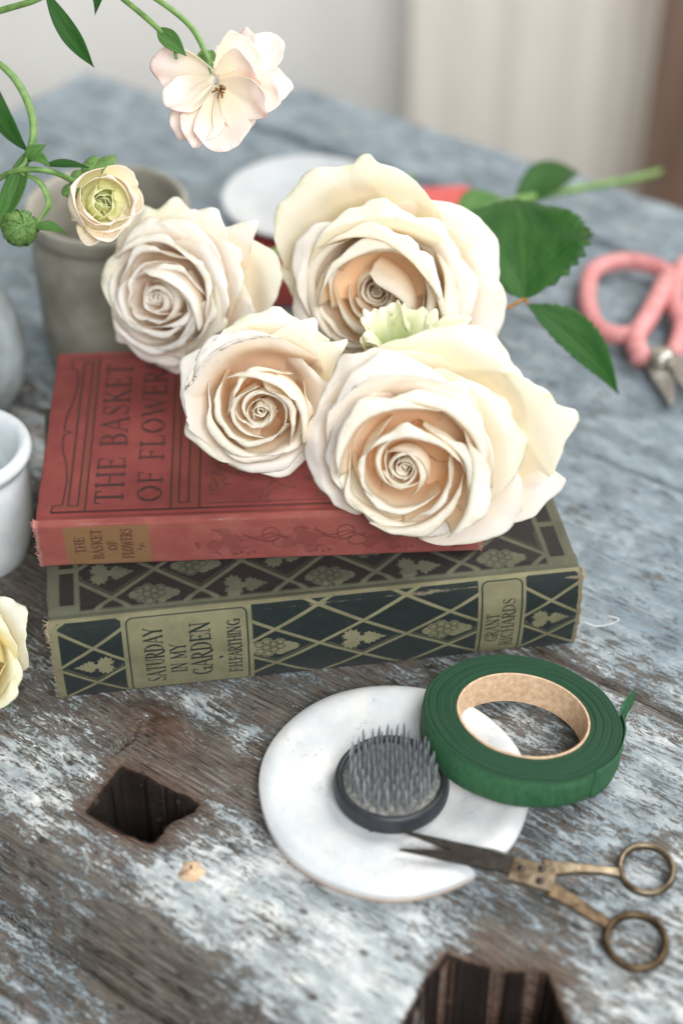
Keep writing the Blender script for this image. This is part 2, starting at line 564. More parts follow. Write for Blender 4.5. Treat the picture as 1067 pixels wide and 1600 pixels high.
# ------------------------------------------------------------------ the room
tag(mk('floor', *box_vf(-200, 200, -150, 200, -78, -75), M['floor'], smooth=False), kind='structure')
tag(mk('wall', *box_vf(-220, 220, 96, 104, -75, 150), M['wall'], smooth=False),
    'pale grey plaster wall far behind the bench, out of focus', 'wall')

# gathered linen hanging in front of the wall
xs = np.linspace(6, 62, 240)
V, nz_ = [], 14
for j in range(nz_):
    z = -74 + j * 15
    for x in xs:
        y = 84 + .7 * math.sin(x * .55 + .6 * math.sin(x * .21)) + .35 * math.sin(x * 1.23 + 1) + .03 * (z % 37)
        V.append((x, y, z))
tag(mk('linen_curtain', V, grid_faces(240, nz_), M['curtain'], thick=.3),
    'beige linen curtain hanging in soft folds behind the right end of the bench', 'curtain')

o = mk('wooden_post', *box_vf(25.5, 40, 66, 76, -75, 120), M['post'], smooth=False)
bevel(o, .5)
tag(o, 'brown wooden post standing behind the bench at the upper right edge', 'post')

# ------------------------------------------------------------------ the bench
BA = -math.atan2(.585, .81)                       # boards run along this direction
bench = empty('workbench', (0, 0, 0), BA)
tag(bench, 'weathered wooden workbench with chipped white and blue paint and mortise holes', 'workbench')
gA = np.array([math.cos(BA), math.sin(BA)])
gB = np.array([-math.sin(BA), math.cos(BA)])


def ab(p):
    return float(p[0] * gA[0] + p[1] * gA[1]), float(p[0] * gB[0] + p[1] * gB[1])


def px_ab(px, py, z=0):
    return ab(pt(px, py, z))


def inside(A, B, poly):
    r = np.zeros(A.shape, bool)
    n = len(poly)
    for i in range(n):
        x1, y1 = poly[i]
        x2, y2 = poly[(i + 1) % n]
        c = ((y1 > B) != (y2 > B)) & (A < (x2 - x1) * (B - y1) / (y2 - y1 + 1e-12) + x1)
        r ^= c
    return r


def poly_dist(A, B, poly):
    d = np.full(A.shape, 1e9)
    n = len(poly)
    for i in range(n):
        p, q = np.array(poly[i]), np.array(poly[(i + 1) % n])
        e = q - p
        t = np.clip(((A - p[0]) * e[0] + (B - p[1]) * e[1]) / (e @ e), 0, 1)
        d = np.minimum(d, np.hypot(A - p[0] - t * e[0], B - p[1] - t * e[1]))
    return d


hole1 = [px_ab(*p) for p in ((140, 1262), (165, 1232), (190, 1196), (240, 1222), (305, 1252), (262, 1280), (236, 1310), (186, 1292))]
hole2 = [px_ab(*p) for p in ((634, 1596), (668, 1530), (700, 1482), (770, 1506), (852, 1520), (905, 1650), (690, 1710))]

# wear: (px, py, radius cm along the grain, radius across, amount); >0 keeps paint, <0 bares wood
BLOBS = [(250, 1165, 3.0, 1.6, -.75), (340, 1190, 3, 1.3, -.5), (60, 1110, 3, 1.2, -.35), (160, 1270, 1.8, 1.2, -.6),
         (300, 1300, 2.2, 1.1, -.5), (340, 1120, 2, .8, .35), (480, 1110, 4, 1.2, -.55), (600, 1060, 4, 1.2, -.5),
         (30, 900, 5, 3, -.7), (450, 1240, 2.2, 2.0, -.35), (60, 1240, 2.5, 1.2, .35), (110, 1180, 2.0, .8, .3),
         (400, 1370, 3.0, 1.6, .55), (560, 1460, 4.0, 1.8, .6), (470, 1540, 4.0, 1.8, .5), (300, 1410, 2, 1.2, .35),
         (250, 1470, 2.6, .8, -.5), (400, 1440, 1.6, .7, -.55), (480, 1470, 1.2, .6, -.5), (110, 1370, 6, .9, -.25),
         (230, 1500, 4.5, .9, -.2), (840, 1260, 3, 1.2, -.25), (900, 1330, 4, 1.4, .25), (1000, 1200, 5, 2, .3),
         (760, 1480, 1.6, 1.2, -.8), (860, 1530, 1.6, .9, -.6), (930, 1460, 3, 1.0, -.2), (1010, 1560, 3, 1.4, .4),
         (980, 1090, 4, .8, -.25), (880, 1040, 3, .5, -.2), (830, 1160, 2.5, 1.6, -.35), (360, 1560, 3, 1.2, -.25),
         (640, 1560, 1.0, .8, .6), (190, 1150, 1.6, .8, .2), (580, 1400, 3, .8, .4)]


def fields(A, B):
    bias = np.zeros(A.shape)
    for px, py, ra, rb, am in BLOBS:
        a, b = px_ab(px, py)
        bias += am * np.exp(-(((A - a) / ra) ** 2 + ((B - b) / rb) ** 2))
    far = np.clip((B + 2.2) / 4, 0, 1)
    bias = bias + .62 * far
    blue = np.clip((B + 3) / 5, 0, .85) + .25 * np.clip((-19.5 - B) / 1.5, 0, 1)
    for px, py, r, am in ((930, 1180, 5, .5), (700, 1400, 4, .35), (60, 1480, 4, .3), (480, 1080, 4, .5), (900, 1350, 4, .3)):
        a, b = px_ab(px, py)
        blue = blue + am * np.exp(-((A - a) ** 2 + (B - b) ** 2) / r ** 2)
    return bias, blue


def slab(name, a0, a1, b0, b1, st, z0, thick, parent, detail=True, seed=3, cracks=()):
    na, nb = int((a1 - a0) / st) + 1, int((b1 - b0) / st) + 1
    A, B = np.meshgrid(np.linspace(a0, a1, na), np.linspace(b0, b1, nb))
    Z = z0 + .05 * fbm(A * .12, B * .5, 4, seed) + .035 * fbm(A * .35, B * 2.6, 5, seed + 7) + .02 * fbm(A * 1.2, B * 6, 3, seed + 9)
    bias, blue = fields(A, B)
    rust_shade = np.zeros(A.shape)
    if detail:
        # rounded, worn front edge that drops to the side
        edge = -19.9 + .35 * fbm(A * .18, A * 0 + 4, 3, 11)
        d = edge + 1.5 - B
        Z -= np.where(d > 0, np.clip(d / 1.5, 0, 1.4) ** 2.2 * 1.6, 0)
        bias -= .3 * np.exp(-((d - .9) / .8) ** 2)
        # knot beside the first hole
        ka, kb = px_ab(250, 1135)
        r = np.hypot((A - ka) / 1.6, B - kb)
        Z += .22 * np.exp(-(r / .8) ** 2) * (1 + .8 * fbm(A * 2.4, B * 2.4, 4, 31)) - .10 * np.exp(-((r - 1.0) / .22) ** 2)
        rust_shade += 1.1 * np.exp(-(r / .95) ** 2)
        ca, cb = px_ab(195, 1160)
        Z -= .35 * np.exp(-((A - ca) / .12) ** 2 - ((B - cb) / .55) ** 2)
        # mortise holes
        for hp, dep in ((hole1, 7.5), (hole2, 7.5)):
            jit = .26 * fbm(A * 1.3, B * 1.5, 4, 17) + .22 * fbm(A * 3.0, B * 5, 4, 18)
            ins = inside(A + jit, B - jit * .7, hp)
            dist = poly_dist(A, B, hp)
            lip = np.where(~ins, (.12 + .22 * np.clip(fbm(A * 1.4, B * 1.4, 3, 27) + .2, 0, 1)) * np.exp(-(dist / .34) ** 1.4), 0)
            Z -= lip
            Zh = z0 - dep + 0 * A
            Z = np.where(ins, Zh, Z)
            rust_shade += np.where(ins, 2.4, 1.7 * np.exp(-(dist / .13) ** 2) + .55 * np.exp(-(dist / .7) ** 2)) * (1 if hp is hole1 else .7)  # holes and their rims: brown stain plus shade painted into the walls
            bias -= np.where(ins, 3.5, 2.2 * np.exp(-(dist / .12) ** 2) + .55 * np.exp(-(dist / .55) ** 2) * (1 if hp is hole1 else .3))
        # sloped chip at the back of the second hole
        pa, pb = px_ab(735, 1500)
        q = .25 * np.exp(-(((A - pa) / 1.9) ** 4 + ((B - pb) / .9) ** 4))
        Z = np.where(Z > z0 - 2, Z - q * .9, Z)
        na_, nb_ = px_ab(300, 1362)
        r = np.hypot(A - na_, B - nb_)
        Z -= .05 * np.exp(-(r / .35) ** 4)
    for cb_, cw, dp in cracks:
        wv = cb_ + .12 * fbm(A * .25, A * 0, 3, 5)
        Z -= dp * np.exp(-((B - wv) / cw) ** 2)
        bias -= .5 * np.exp(-((B - wv) / (cw * 1.6)) ** 2)
    # splits along the grain
    for k in range(16 if detail else 4):
        rs = np.random.RandomState(100 + seed * 7 + k)
        b_ = rs.uniform(b0 + .5, b1 - .5)
        a_ = rs.uniform(-18, 24)
        L = rs.uniform(1.2, 5)
        wv = b_ + .10 * fbm(A * .5 + k, A * 0, 3, 50 + k)
        Z -= .12 * np.exp(-((B - wv) / .05) ** 2) * np.exp(-((A - a_) / L) ** 4)
    # skirts at both long sides give the board its depth
    top = np.stack([A, B, Z], -1)
    s0 = top[0].copy(); s0[:, 2] = z0 - thick
    s1 = top[-1].copy(); s1[:, 2] = z0 - thick
    G = np.concatenate([s0[None], top, s1[None]], 0)
    at = {}
    for k2, f in (('bias', bias), ('blue', blue), ('rust_shade', np.clip(rust_shade, 0, 1.5))):
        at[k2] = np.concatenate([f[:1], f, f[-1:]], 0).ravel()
    return mk(name, G.reshape(-1, 3), grid_faces(na, nb + 2), M['bench'], parent, attrs=at, local=True)


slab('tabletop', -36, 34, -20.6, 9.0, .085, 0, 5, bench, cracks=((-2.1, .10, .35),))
slab('board', -36, 40, 9.12, 16.3, .3, .02, 3, bench, False, 21)
slab('board', -36, 44, 16.42, 24.2, .35, -.03, 3, bench, False, 22)
slab('board', -25, 48, 24.35, 29.4, .35, .25, 3, bench, False, 23)
slab('side_rail', -36, 34, -23.6, -20.4, .12, -2.6, 6, bench, False, 24, cracks=((-22.4, .12, .3),))
slab('side_rail', -36, 34, -27.6, -23.7, .12, -3.4, 6, bench, False, 25, cracks=((-25.2, .12, .3),))
o = mk('under_frame', *box_vf(-34, 34, -22, 28, -12, -5.2), M['post'], bench, smooth=False, local=True)
for a_ in (-31, 31):
    for b_ in (-18, 24):
        mk('leg', *box_vf(a_ - 4, a_ + 4, b_ - 4, b_ + 4, -75, -12.01), M['bench'], bench, smooth=False, local=True)
# ------------------------------------------------------------------ printed cloth: a small rasteriser in cm
class Canvas:
    def __init__(s, W, H, st, t0=0.0):
        s.nx, s.ny = int(round(W / st)) + 1, int(round(H / st)) + 1
        s.W, s.H, s.st = W, H, st
        s.X, s.Y = np.meshgrid(np.linspace(0, W, s.nx), np.linspace(0, H, s.ny))
        s.L = {'ink': np.zeros(s.X.shape), 'tan': np.zeros(s.X.shape), 'wear': np.zeros(s.X.shape)}

    def win(s, x0, x1, y0, y1):
        i0 = max(0, int(x0 / s.W * (s.nx - 1)) - 1); i1 = min(s.nx, int(x1 / s.W * (s.nx - 1)) + 3)
        j0 = max(0, int(y0 / s.H * (s.ny - 1)) - 1); j1 = min(s.ny, int(y1 / s.H * (s.ny - 1)) + 3)
        return slice(j0, max(j1, j0)), slice(i0, max(i1, i0))

    def stroke(s, P, w, layer='ink', val=1.0, close=False):
        P = [tuple(p) for p in P]
        if close: P = P + P[:1]
        for (x1, y1), (x2, y2) in zip(P[:-1], P[1:]):
            q = s.win(min(x1, x2) - w, max(x1, x2) + w, min(y1, y2) - w, max(y1, y2) + w)
            X, Y = s.X[q], s.Y[q]
            if X.size == 0: continue
            ex, ey = x2 - x1, y2 - y1
            t = np.clip(((X - x1) * ex + (Y - y1) * ey) / (ex * ex + ey * ey + 1e-12), 0, 1)
            d = np.hypot(X - x1 - t * ex, Y - y1 - t * ey)
            m = np.clip(.5 - (d - w / 2) / s.st, 0, 1)
            L = s.L[layer]
            if val >= .01: L[q] = np.maximum(L[q], m * val)
            else: L[q] = np.minimum(L[q], 1 - m)

    def fill(s, P, layer='ink', val=1.0, clip=None):
        P = np.asarray(P, float)
        q = s.win(P[:, 0].min(), P[:, 0].max(), P[:, 1].min(), P[:, 1].max())
        X, Y = s.X[q], s.Y[q]
        if X.size == 0: return
        acc = np.zeros(X.shape)
        for ox, oy in ((-.25, -.25), (.25, -.25), (-.25, .25), (.25, .25)):
            x, y = X + ox * s.st, Y + oy * s.st
            r = np.zeros(X.shape, bool)
            for i in range(len(P)):
                x1, y1 = P[i]; x2, y2 = P[(i + 1) % len(P)]
                if y1 == y2: continue
                r ^= ((y1 > y) != (y2 > y)) & (x < (x2 - x1) * (y - y1) / (y2 - y1) + x1)
            acc += r / 4
        L = s.L[layer]
        L[q] = L[q] * (1 - acc) + acc * val

    def disc(s, x, y, r, layer='ink', val=1.0, ry=None):
        t = np.linspace(0, 2 * math.pi, 20)[:-1]
        s.fill(np.stack([x + r * np.cos(t), y + (ry or r) * np.sin(t)], 1), layer, val)

    def ring(s, x, y, r, w, layer='ink', val=1.0, ry=None):
        t = np.linspace(0, 2 * math.pi, 22)[:-1]
        s.stroke(list(zip(x + r * np.cos(t), y + (ry or r) * np.sin(t))), w, layer, val, True)


def arc(cx, cy, rx, ry, a0, a1, n=9):
    return [(cx + rx * math.cos(math.radians(a)), cy + ry * math.sin(math.radians(a))) for a in np.linspace(a0, a1, n)]


# glyphs: width, [(points, thick?)]; serifs are short thin strokes
def _sf(x, y, w=.13): return ([(x - w, y), (x + w, y)], 0)
GL = {
    'A': (.72, [([(.03, 0), (.36, 1)], 0), ([(.36, 1), (.66, 0)], 1), ([(.14, .34), (.56, .34)], 0), _sf(.04, 0, .1), _sf(.68, 0, .1)]),
    'B': (.60, [([(.12, 0), (.12, 1)], 1), ([(.02, 1)] + arc(.30, .76, .22, .24, 90, -90) + [(.12, .52)], 0), ([(.12, .52)] + arc(.32, .26, .24, .26, 90, -90) + [(.02, 0)], 0), (arc(.30, .76, .20, .2, 50, -50), 1), (arc(.33, .26, .22, .22, 50, -50), 1)]),
    'C': (.70, [(arc(.40, .5, .34, .5, 50, 310, 16), 0), (arc(.40, .5, .31, .42, 120, 240), 1), ([(.62, .98), (.62, .74)], 0)]),
    'D': (.72, [([(.12, 0), (.12, 1)], 1), ([(.02, 1)] + arc(.30, .5, .36, .5, 90, -90, 14) + [(.02, 0)], 0), (arc(.32, .5, .33, .44, 50, -50), 1)]),
    'E': (.56, [([(.12, 0), (.12, 1)], 1), ([(.02, 1), (.50, 1), (.52, .84)], 0), ([(.12, .52), (.42, .52)], 0), ([(.42, .6), (.42, .44)], 0), ([(.02, 0), (.52, 0), (.54, .18)], 0)]),
    'F': (.54, [([(.12, 0), (.12, 1)], 1), ([(.02, 1), (.50, 1), (.52, .84)], 0), ([(.12, .52), (.42, .52)], 0), ([(.42, .6), (.42, .44)], 0), _sf(.12, 0)]),
    'G': (.74, [(arc(.40, .5, .34, .5, 50, 340, 18), 0), (arc(.40, .5, .31, .42, 120, 240), 1), ([(.62, .98), (.62, .76)], 0), ([(.66, .02), (.66, .40)], 1), ([(.48, .40), (.78, .40)], 0)]),
    'H': (.74, [([(.12, 0), (.12, 1)], 1), ([(.62, 0), (.62, 1)], 1), ([(.12, .52), (.62, .52)], 0), _sf(.12, 0, .1), _sf(.12, 1, .1), _sf(.62, 0, .1), _sf(.62, 1, .1)]),
    'I': (.26, [([(.13, 0), (.13, 1)], 1), _sf(.13, 0, .11), _sf(.13, 1, .11)]),
    'K': (.70, [([(.12, 0), (.12, 1)], 1), ([(.12, .42), (.58, 1)], 0), ([(.26, .58), (.62, 0)], 1), _sf(.12, 0, .1), _sf(.12, 1, .1), _sf(.58, 1, .1), _sf(.62, 0, .1)]),
    'L': (.54, [([(.12, 0), (.12, 1)], 1), ([(.02, 0), (.50, 0), (.52, .2)], 0), _sf(.12, 1)]),
    'M': (.88, [([(.12, 0), (.12, 1)], 0), ([(.12, 1), (.43, .12)], 1), ([(.43, .12), (.74, 1)], 0), ([(.74, 1), (.74, 0)], 1), _sf(.12, 0, .1), _sf(.74, 0, .11)]),
    'N': (.74, [([(.12, 0), (.12, 1)], 0), ([(.12, 1), (.62, 0)], 1), ([(.62, 0), (.62, 1)], 0), _sf(.12, 0, .1), _sf(.08, 1, .1), _sf(.62, 1, .1)]),
    'O': (.78, [(arc(.39, .5, .35, .5, 0, 360, 20), 0), (arc(.39, .5, .32, .42, 125, 235), 1), (arc(.39, .5, .32, .42, -55, 55), 1)]),
    'R': (.66, [([(.12, 0), (.12, 1)], 1), ([(.02, 1)] + arc(.30, .74, .24, .26, 90, -90) + [(.12, .48)], 0), (arc(.30, .74, .22, .2, 50, -50), 1), ([(.28, .48), (.58, 0), (.72, -.06)], 1), _sf(.12, 0, .1)]),
    'S': (.54, [(arc(.27, .75, .20, .25, 40, 240, 10) + arc(.27, .26, .22, .26, 70, -150, 12), 0), ([(.14, .66), (.40, .40)], 1), ([(.44, .98), (.44, .8)], 0), ([(.06, .02), (.06, .2)], 0)]),
    'T': (.62, [([(.30, 0), (.30, 1)], 1), ([(.02, .82), (.03, 1), (.57, 1), (.58, .82)], 0), _sf(.30, 0)]),
    'U': (.74, [([(.12, 1), (.12, .3)] + arc(.37, .28, .25, .28, 180, 360, 10) + [(.62, 1)], 0), ([(.12, 1), (.12, .25)], 1), _sf(.12, 1, .1), _sf(.62, 1, .1)]),
    'W': (1.0, [([(.06, 1), (.30, 0)], 1), ([(.30, 0), (.50, .9)], 0), ([(.50, .9), (.70, 0)], 1), ([(.70, 0), (.94, 1)], 0), _sf(.06, 1, .1), _sf(.94, 1, .1)]),
    'Y': (.68, [([(.04, 1), (.34, .48)], 1), ([(.34, .48), (.64, 1)], 0), ([(.34, .48), (.34, 0)], 1), _sf(.04, 1, .08), _sf(.64, 1, .08), _sf(.34, 0, .11)]),
    '.': (.2, [([(.08, .03), (.1, .03)], 1)]), ' ': (.34, []),
}


def text_up(cv, txt, s0, t0, h, length=None, thick=.13, thin=.055, layer='ink', val=1.0, gap=.10, end=None):
    """letters run up (+t), their tops point to -s; s0 = baseline, t0 = start"""
    adv = sum(GL[c][0] + gap for c in txt) - gap
    k = (length / adv) if length else h
    x = 0
    for c in txt:
        wd, st = GL[c]
        for P, th in st:
            Q = [(s0 - p[1] * h, t0 + (x + p[0]) * k) for p in P]
            cv.stroke(Q, (thick if th else thin) * h, layer, val)
        x += wd + gap


LEAF = [(.60, 0), (.50, .06), (.46, .04), (.40, .14), (.33, .12), (.30, .22), (.22, .19), (.16, .28), (.08, .22), (.02, .22), (.0, .12), (-.06, .10), (-.09, .16), (-.07, .28), (-.14, .26), (-.17, .40), (-.25, .33), (-.32, .44), (-.38, .33), (-.48, .34), (-.46, .22), (-.56, .18), (-.48, .10), (-.52, .05), (-.42, .03)]


def leaf(cv, x, y, k, d=1, ink=0.0):
    P = LEAF + [(a, -b) for a, b in LEAF[::-1]]
    cv.fill([(x + d * a * k, y + b * k) for a, b in P], 'ink', ink)
    for sy in (1, -1):
        cv.disc(x - d * .01 * k, y + sy * .16 * k, .05 * k, 'ink', 1)


def grapes(cv, x, y, k, d=1):
    B = [(-.36, .16), (-.34, -.12), (-.18, .02), (-.16, .26), (-.14, -.24), (.02, .14), (.02, -.1), (.18, .02), (.16, .2), (.18, -.18), (.34, .06), (.34, -.1), (.5, -.02), (-.5, .03)]
    for a, b in B: cv.disc(x + d * a * k, y + b * k, .15 * k, 'ink', 0)
    for a, b in B[:9]: cv.ring(x + d * a * k, y + b * k, .10 * k, .03, 'ink', 1)


def lattice(cv, x0, x1, y0, y1, xc, yc, hx, hy, w=.17, kinds='LG', k=1.0, d=1, only_row=None, seed=0):
    """dark diamonds inside the panel x0..x1, y0..y1; diamonds sit at (xc + i hx, yc + j hy), i + j even"""
    q = cv.win(x0, x1, y0, y1)
    X, Y = cv.X[q], cv.Y[q]
    U = ((X - xc) / hx + (Y - yc) / hy) / 2 + .5
    W_ = ((X - xc) / hx - (Y - yc) / hy) / 2 + .5
    nrm_ = 2 / math.hypot(1 / hx, 1 / hy)
    du = (.5 - np.abs((U % 1) - .5)) * nrm_
    dw = (.5 - np.abs((W_ % 1) - .5)) * nrm_
    dd = np.minimum(du, dw) - w / 2
    db = np.minimum(np.minimum(X - x0, x1 - X), np.minimum(Y - y0, y1 - Y))
    dd = np.minimum(dd, db)
    m = np.clip(.5 + dd / cv.st, 0, 1)
    # thin unprinted line inside some cells
    cell = (np.floor(U) * 3 + np.floor(W_) * 5).astype(int) % 2 == 0
    ln = np.clip(1 - np.abs(dd - .085) / .028, 0, 1) * ((np.floor(U) == np.floor(W_)) if only_row else cell)
    low = (((Y - yc) / hy + 1) % 2 < 1)
    m = m * (1 - .8 * ln * low)
    L = cv.L['ink']
    L[q] = np.where(m > 0, np.maximum(L[q], m), L[q])
    ni = int((x1 - x0) / hx) + 3
    cnt = 0
    for j in range(-8, 9):
        for i in range(-ni, ni + 1):
            if (i + j) % 2: continue
            cx, cy = xc + i * hx, yc + j * hy
            if only_row and j != 0: continue
            if not only_row and (i % 2): pass
            if cx < x0 + .1 or cx > x1 - .1 or cy < y0 - .1 or cy > y1 + .2: continue
            kind = kinds[(i // 2 + (j % 2) * 1) % len(kinds)]
            kx = min(1, (min(cx - x0, x1 - cx) + .55) / (.6 * k) if k else 1)
            (leaf if kind == 'L' else grapes)(cv, cx - (0.08 * d if kind == 'G' else 0), cy, k * min(1, kx), d)


# ------------------------------------------------------------------ a cloth-bound book
class Frame:
    def __init__(s, o, ang, z):
        c, sn = math.cos(ang), math.sin(ang)
        s.o, s.x, s.y = np.array([o[0], o[1], z]), np.array([c, sn, 0]), np.array([-sn, c, 0])

    def __call__(s, P):
        P = np.asarray(P, float)
        return s.o + P[..., 0:1] * s.x + P[..., 1:2] * s.y + P[..., 2:3] * np.array([0, 0, 1.])


def book(fr, L, D, T, bulge, name, label, cat, spine_mat, cover_mat, cs, cc, fray_mat, warp=.0, seed=0):
    """local x along the spine, y into the book (spine at y=0), z up"""
    root = empty(name, fr(np.array([L / 2, D / 2, 0.])))
    tag(root, label, cat, 'old cloth bound books stacked on the bench')
    rs = np.random.RandomState(seed)
    # spine sheet: from the lower joint, round the back, to the upper joint
    S = cs.H
    a = np.linspace(0, 1, cs.ny)
    prof = catmull([(-.02, .0), (-.08 - bulge * .3, .12), (-bulge * .85, T * .25), (-bulge, T * .52), (-bulge * .85, T * .78),
                    (-.08 - bulge * .1, T - .08), (.12, T + .015)], 200)
    dl = np.r_[0, np.cumsum(np.hypot(*np.diff(prof, axis=0).T))]
    dl /= dl[-1]
    py = np.interp(a, dl, prof[:, 0]); pz = np.interp(a, dl, prof[:, 1])
    X = cs.X
    Yp = np.repeat(py[:, None], cs.nx, 1)
    Zp = np.repeat(pz[:, None], cs.nx, 1)
    ends = np.exp(-X / .25) + np.exp(-(L - X) / .25)
    wob = fbm(X * .8, cs.Y * .8, 3, seed)
    Yp = Yp + .03 * wob + ends * .05 * fbm(X * 3, cs.Y * 3, 3, seed + 2)
    Zp = Zp - ends * .03 * np.abs(wob) + warp * 0
    Xs = X + (ends > .3) * .07 * fbm(cs.Y * 5, X * 0 + seed, 4, seed + 4) * ends
    e = np.minimum(X, L - X)
    cs.L['wear'] = np.maximum(cs.L['wear'], np.clip(.9 - e / .30, 0, 1))
    topedge = np.clip(1 - np.abs(a[:, None] - .90) / .035, 0, 1) * .42 + 0 * X
    cs.L['wear'] = np.maximum(cs.L['wear'], topedge + .55 * np.clip(fbm(X * 1.1, cs.Y * 3, 5, seed + 8), 0, 1))
    mk('spine', fr(np.stack([Xs, Yp, Zp], -1)).reshape(-1, 3), grid_faces(cs.nx, cs.ny), spine_mat, root,
       uv=np.stack([cs.X.ravel(), cs.Y.ravel()], 1), attrs={k: v.ravel() for k, v in cs.L.items()}, thick=.12, off=-1)
    # front cover: starts in the joint groove
    Y = cc.Y + .12
    w_ = cc.Y
    Z = T + .015 - .10 * np.exp(-((w_ - .28) / .13) ** 2) + .02 * np.exp(-((w_ - .55) / .12) ** 2) + .02 * fbm(cc.X * .15, w_ * .2, 3, seed + 20)
    e = np.minimum(np.minimum(cc.X, L - cc.X), cc.H - w_)
    Z = Z - .06 * np.exp(-e / .06)
    Xc = cc.X + .03 * fbm(w_ * 2, cc.X * 0, 3, seed + 21) * np.exp(-np.minimum(cc.X, L - cc.X) / .3)
    cc.L['wear'] = np.maximum(cc.L['wear'], np.clip(.62 - e / .16, 0, 1) + .5 * np.exp(-(w_ / .12)) + .16 * np.clip(fbm(cc.X * .9, w_ * 1.3, 4, seed + 9), 0, 1))
    mk('front_cover', fr(np.stack([Xc, Y, Z], -1)).reshape(-1, 3), grid_faces(cc.nx, cc.ny), cover_mat, root,
       uv=np.stack([cc.X.ravel(), cc.Y.ravel()], 1), attrs={k: v.ravel() for k, v in cc.L.items()}, thick=.24, off=-1)
    V, F = box_vf(.0, L, .2, D, .02, .26)
    n_ = len(V)
    bevel(mk('back_cover', fr(np.array(V)), F, cover_mat, root, smooth=False, uv=[(9, 9)] * n_, attrs={'ink': [0] * n_, 'tan': [0] * n_, 'wear': [.1] * n_}), .05)
    # pages, slightly hollow fore-edge
    pb = []
    nx = 30
    ys = np.linspace(.15, D - .28, 12)
    zs = np.linspace(.27, T - .225, 24)
    loop = [(.22, y) for y in ys] + [(x, D - .3) for x in np.linspace(.4, L - .4, nx)] + [(L - .22, y) for y in ys[::-1]]
    V = []
    for z in zs:
        jit = rs.rand() * .02
        for x, y in loop:
            V.append((x + jit * (1 if x < L / 2 else -1), y, z))
    nl = len(loop)
    F = [tuple(f) for f in grid_faces(nl, len(zs))]
    F.append(tuple(range(nl))[::-1])
    F.append(tuple((len(zs) - 1) * nl + i for i in range(nl)))
    mk('page_block', fr(np.array(V)), F, M['paper'], root, smooth=False)
    # frayed ends of the spine: tiny threads
    for x0, sg in ((0, -1), (L, 1)):
        parts = []
        for k in range(80):
            u = rs.rand()
            u = u if rs.rand() < .55 else (.84 + .13 * rs.rand())
            y0, z0 = np.interp(u, dl, prof[:, 0]), np.interp(u, dl, prof[:, 1])
            ln = rs.uniform(.05, .16) * (1.3 if u > .8 else 1)
            p0 = np.array([x0 - sg * .03, y0 + .04, z0])
            dr = nrm([sg * rs.uniform(.3, 1), rs.uniform(-.7, .4), rs.uniform(-.8, .8)])
            p1 = p0 + dr * ln * .5 + rs.uniform(-.02, .02, 3)
            p2 = p0 + dr * ln + rs.uniform(-.05, .05, 3)
            parts.append(tube_vf(fr(np.array([p0, p1, p2])), [.018, .014, .006], 5))
        V, F = join_vf(parts)
        tag(mk('frayed_edge', V, F, fray_mat, root), kind='stuff')
    return root


# ---- green book: SATURDAY IN MY GARDEN
GFR = Frame((-9.87, -9.95), .150, 0.02)
GL_, GD, GT = 18.45, 12.4, 3.45
cs = Canvas(GL_, 4.5, .028)
yc = 2.08
hy = .98
lattice(cs, .30, 2.42, .12, 4.3, 1.42, yc, 1.28, hy, .13, 'L', 1.2, -1, True)
lattice(cs, 6.85, 14.74, .12, 4.3, 7.62, yc, 1.53, hy, .14, 'GL', 1.38, 1, True)
lattice(cs, 16.44, 18.30, .12, 4.3, 17.35, yc, 1.28, hy, .13, 'L', 1.2, 1, True)


def rounded(cv, x0, x1, y0, y1, r, w, layer='ink'):
    P = arc(x1 - r, y1 - r, r, r, 0, 90, 6) + arc(x0 + r, y1 - r, r, r, 90, 180, 6) + arc(x0 + r, y0 + r, r, r, 180, 270, 6) + arc(x1 - r, y0 + r, r, r, 270, 360, 6)
    cv.stroke(P, w, layer, 1, True)


rounded(cs, 2.60, 6.68, .25, 4.22, .22, .055)
text_up(cs, 'SATURDAY', 3.75, .72, .60, 3.0, .15, .07)
text_up(cs, 'IN MY', 4.50, 1.2, .50, 1.65, .16, .08)
text_up(cs, 'GARDEN', 5.38, .86, .66, 2.9, .15, .07)
cs.disc(5.72, 1.85, .075)
text_up(cs, 'F.H.FARTHING', 6.42, .80, .42, 2.95, .17, .09, gap=.07)
rounded(cs, 14.88, 16.30, .12, 4.22, .25, .06)
text_up(cs, 'GRANT', 15.50, 1.0, .42, 1.65, .15, .075)
text_up(cs, 'RICHARDS', 16.05, .62, .42, 2.75, .15, .075)
cc = Canvas(GL_, GD - .12, .042)
lattice(cc, 1.10, 17.35, .38, 11.7, 2.2, 2.1, 1.52, 1.28, .16, 'LG', 1.35, 1)
for x0, x1 in ((.42, .92), (17.52, 18.05)):
    for k in range(6):
        cc.fill([(x0, .65 + k * 1.9), (x1, .65 + k * 1.9), (x1, 2.3 + k * 1.9), (x0, 2.3 + k * 1.9)])
green = book(GFR, GL_, GD, GT, .42, 'green_book', 'thick green cloth bound book with vine lattice spine, under the red book', 'book',
             M['green_spine'], M['green_cover'], cs, cc, M['fray_tan'], seed=5)

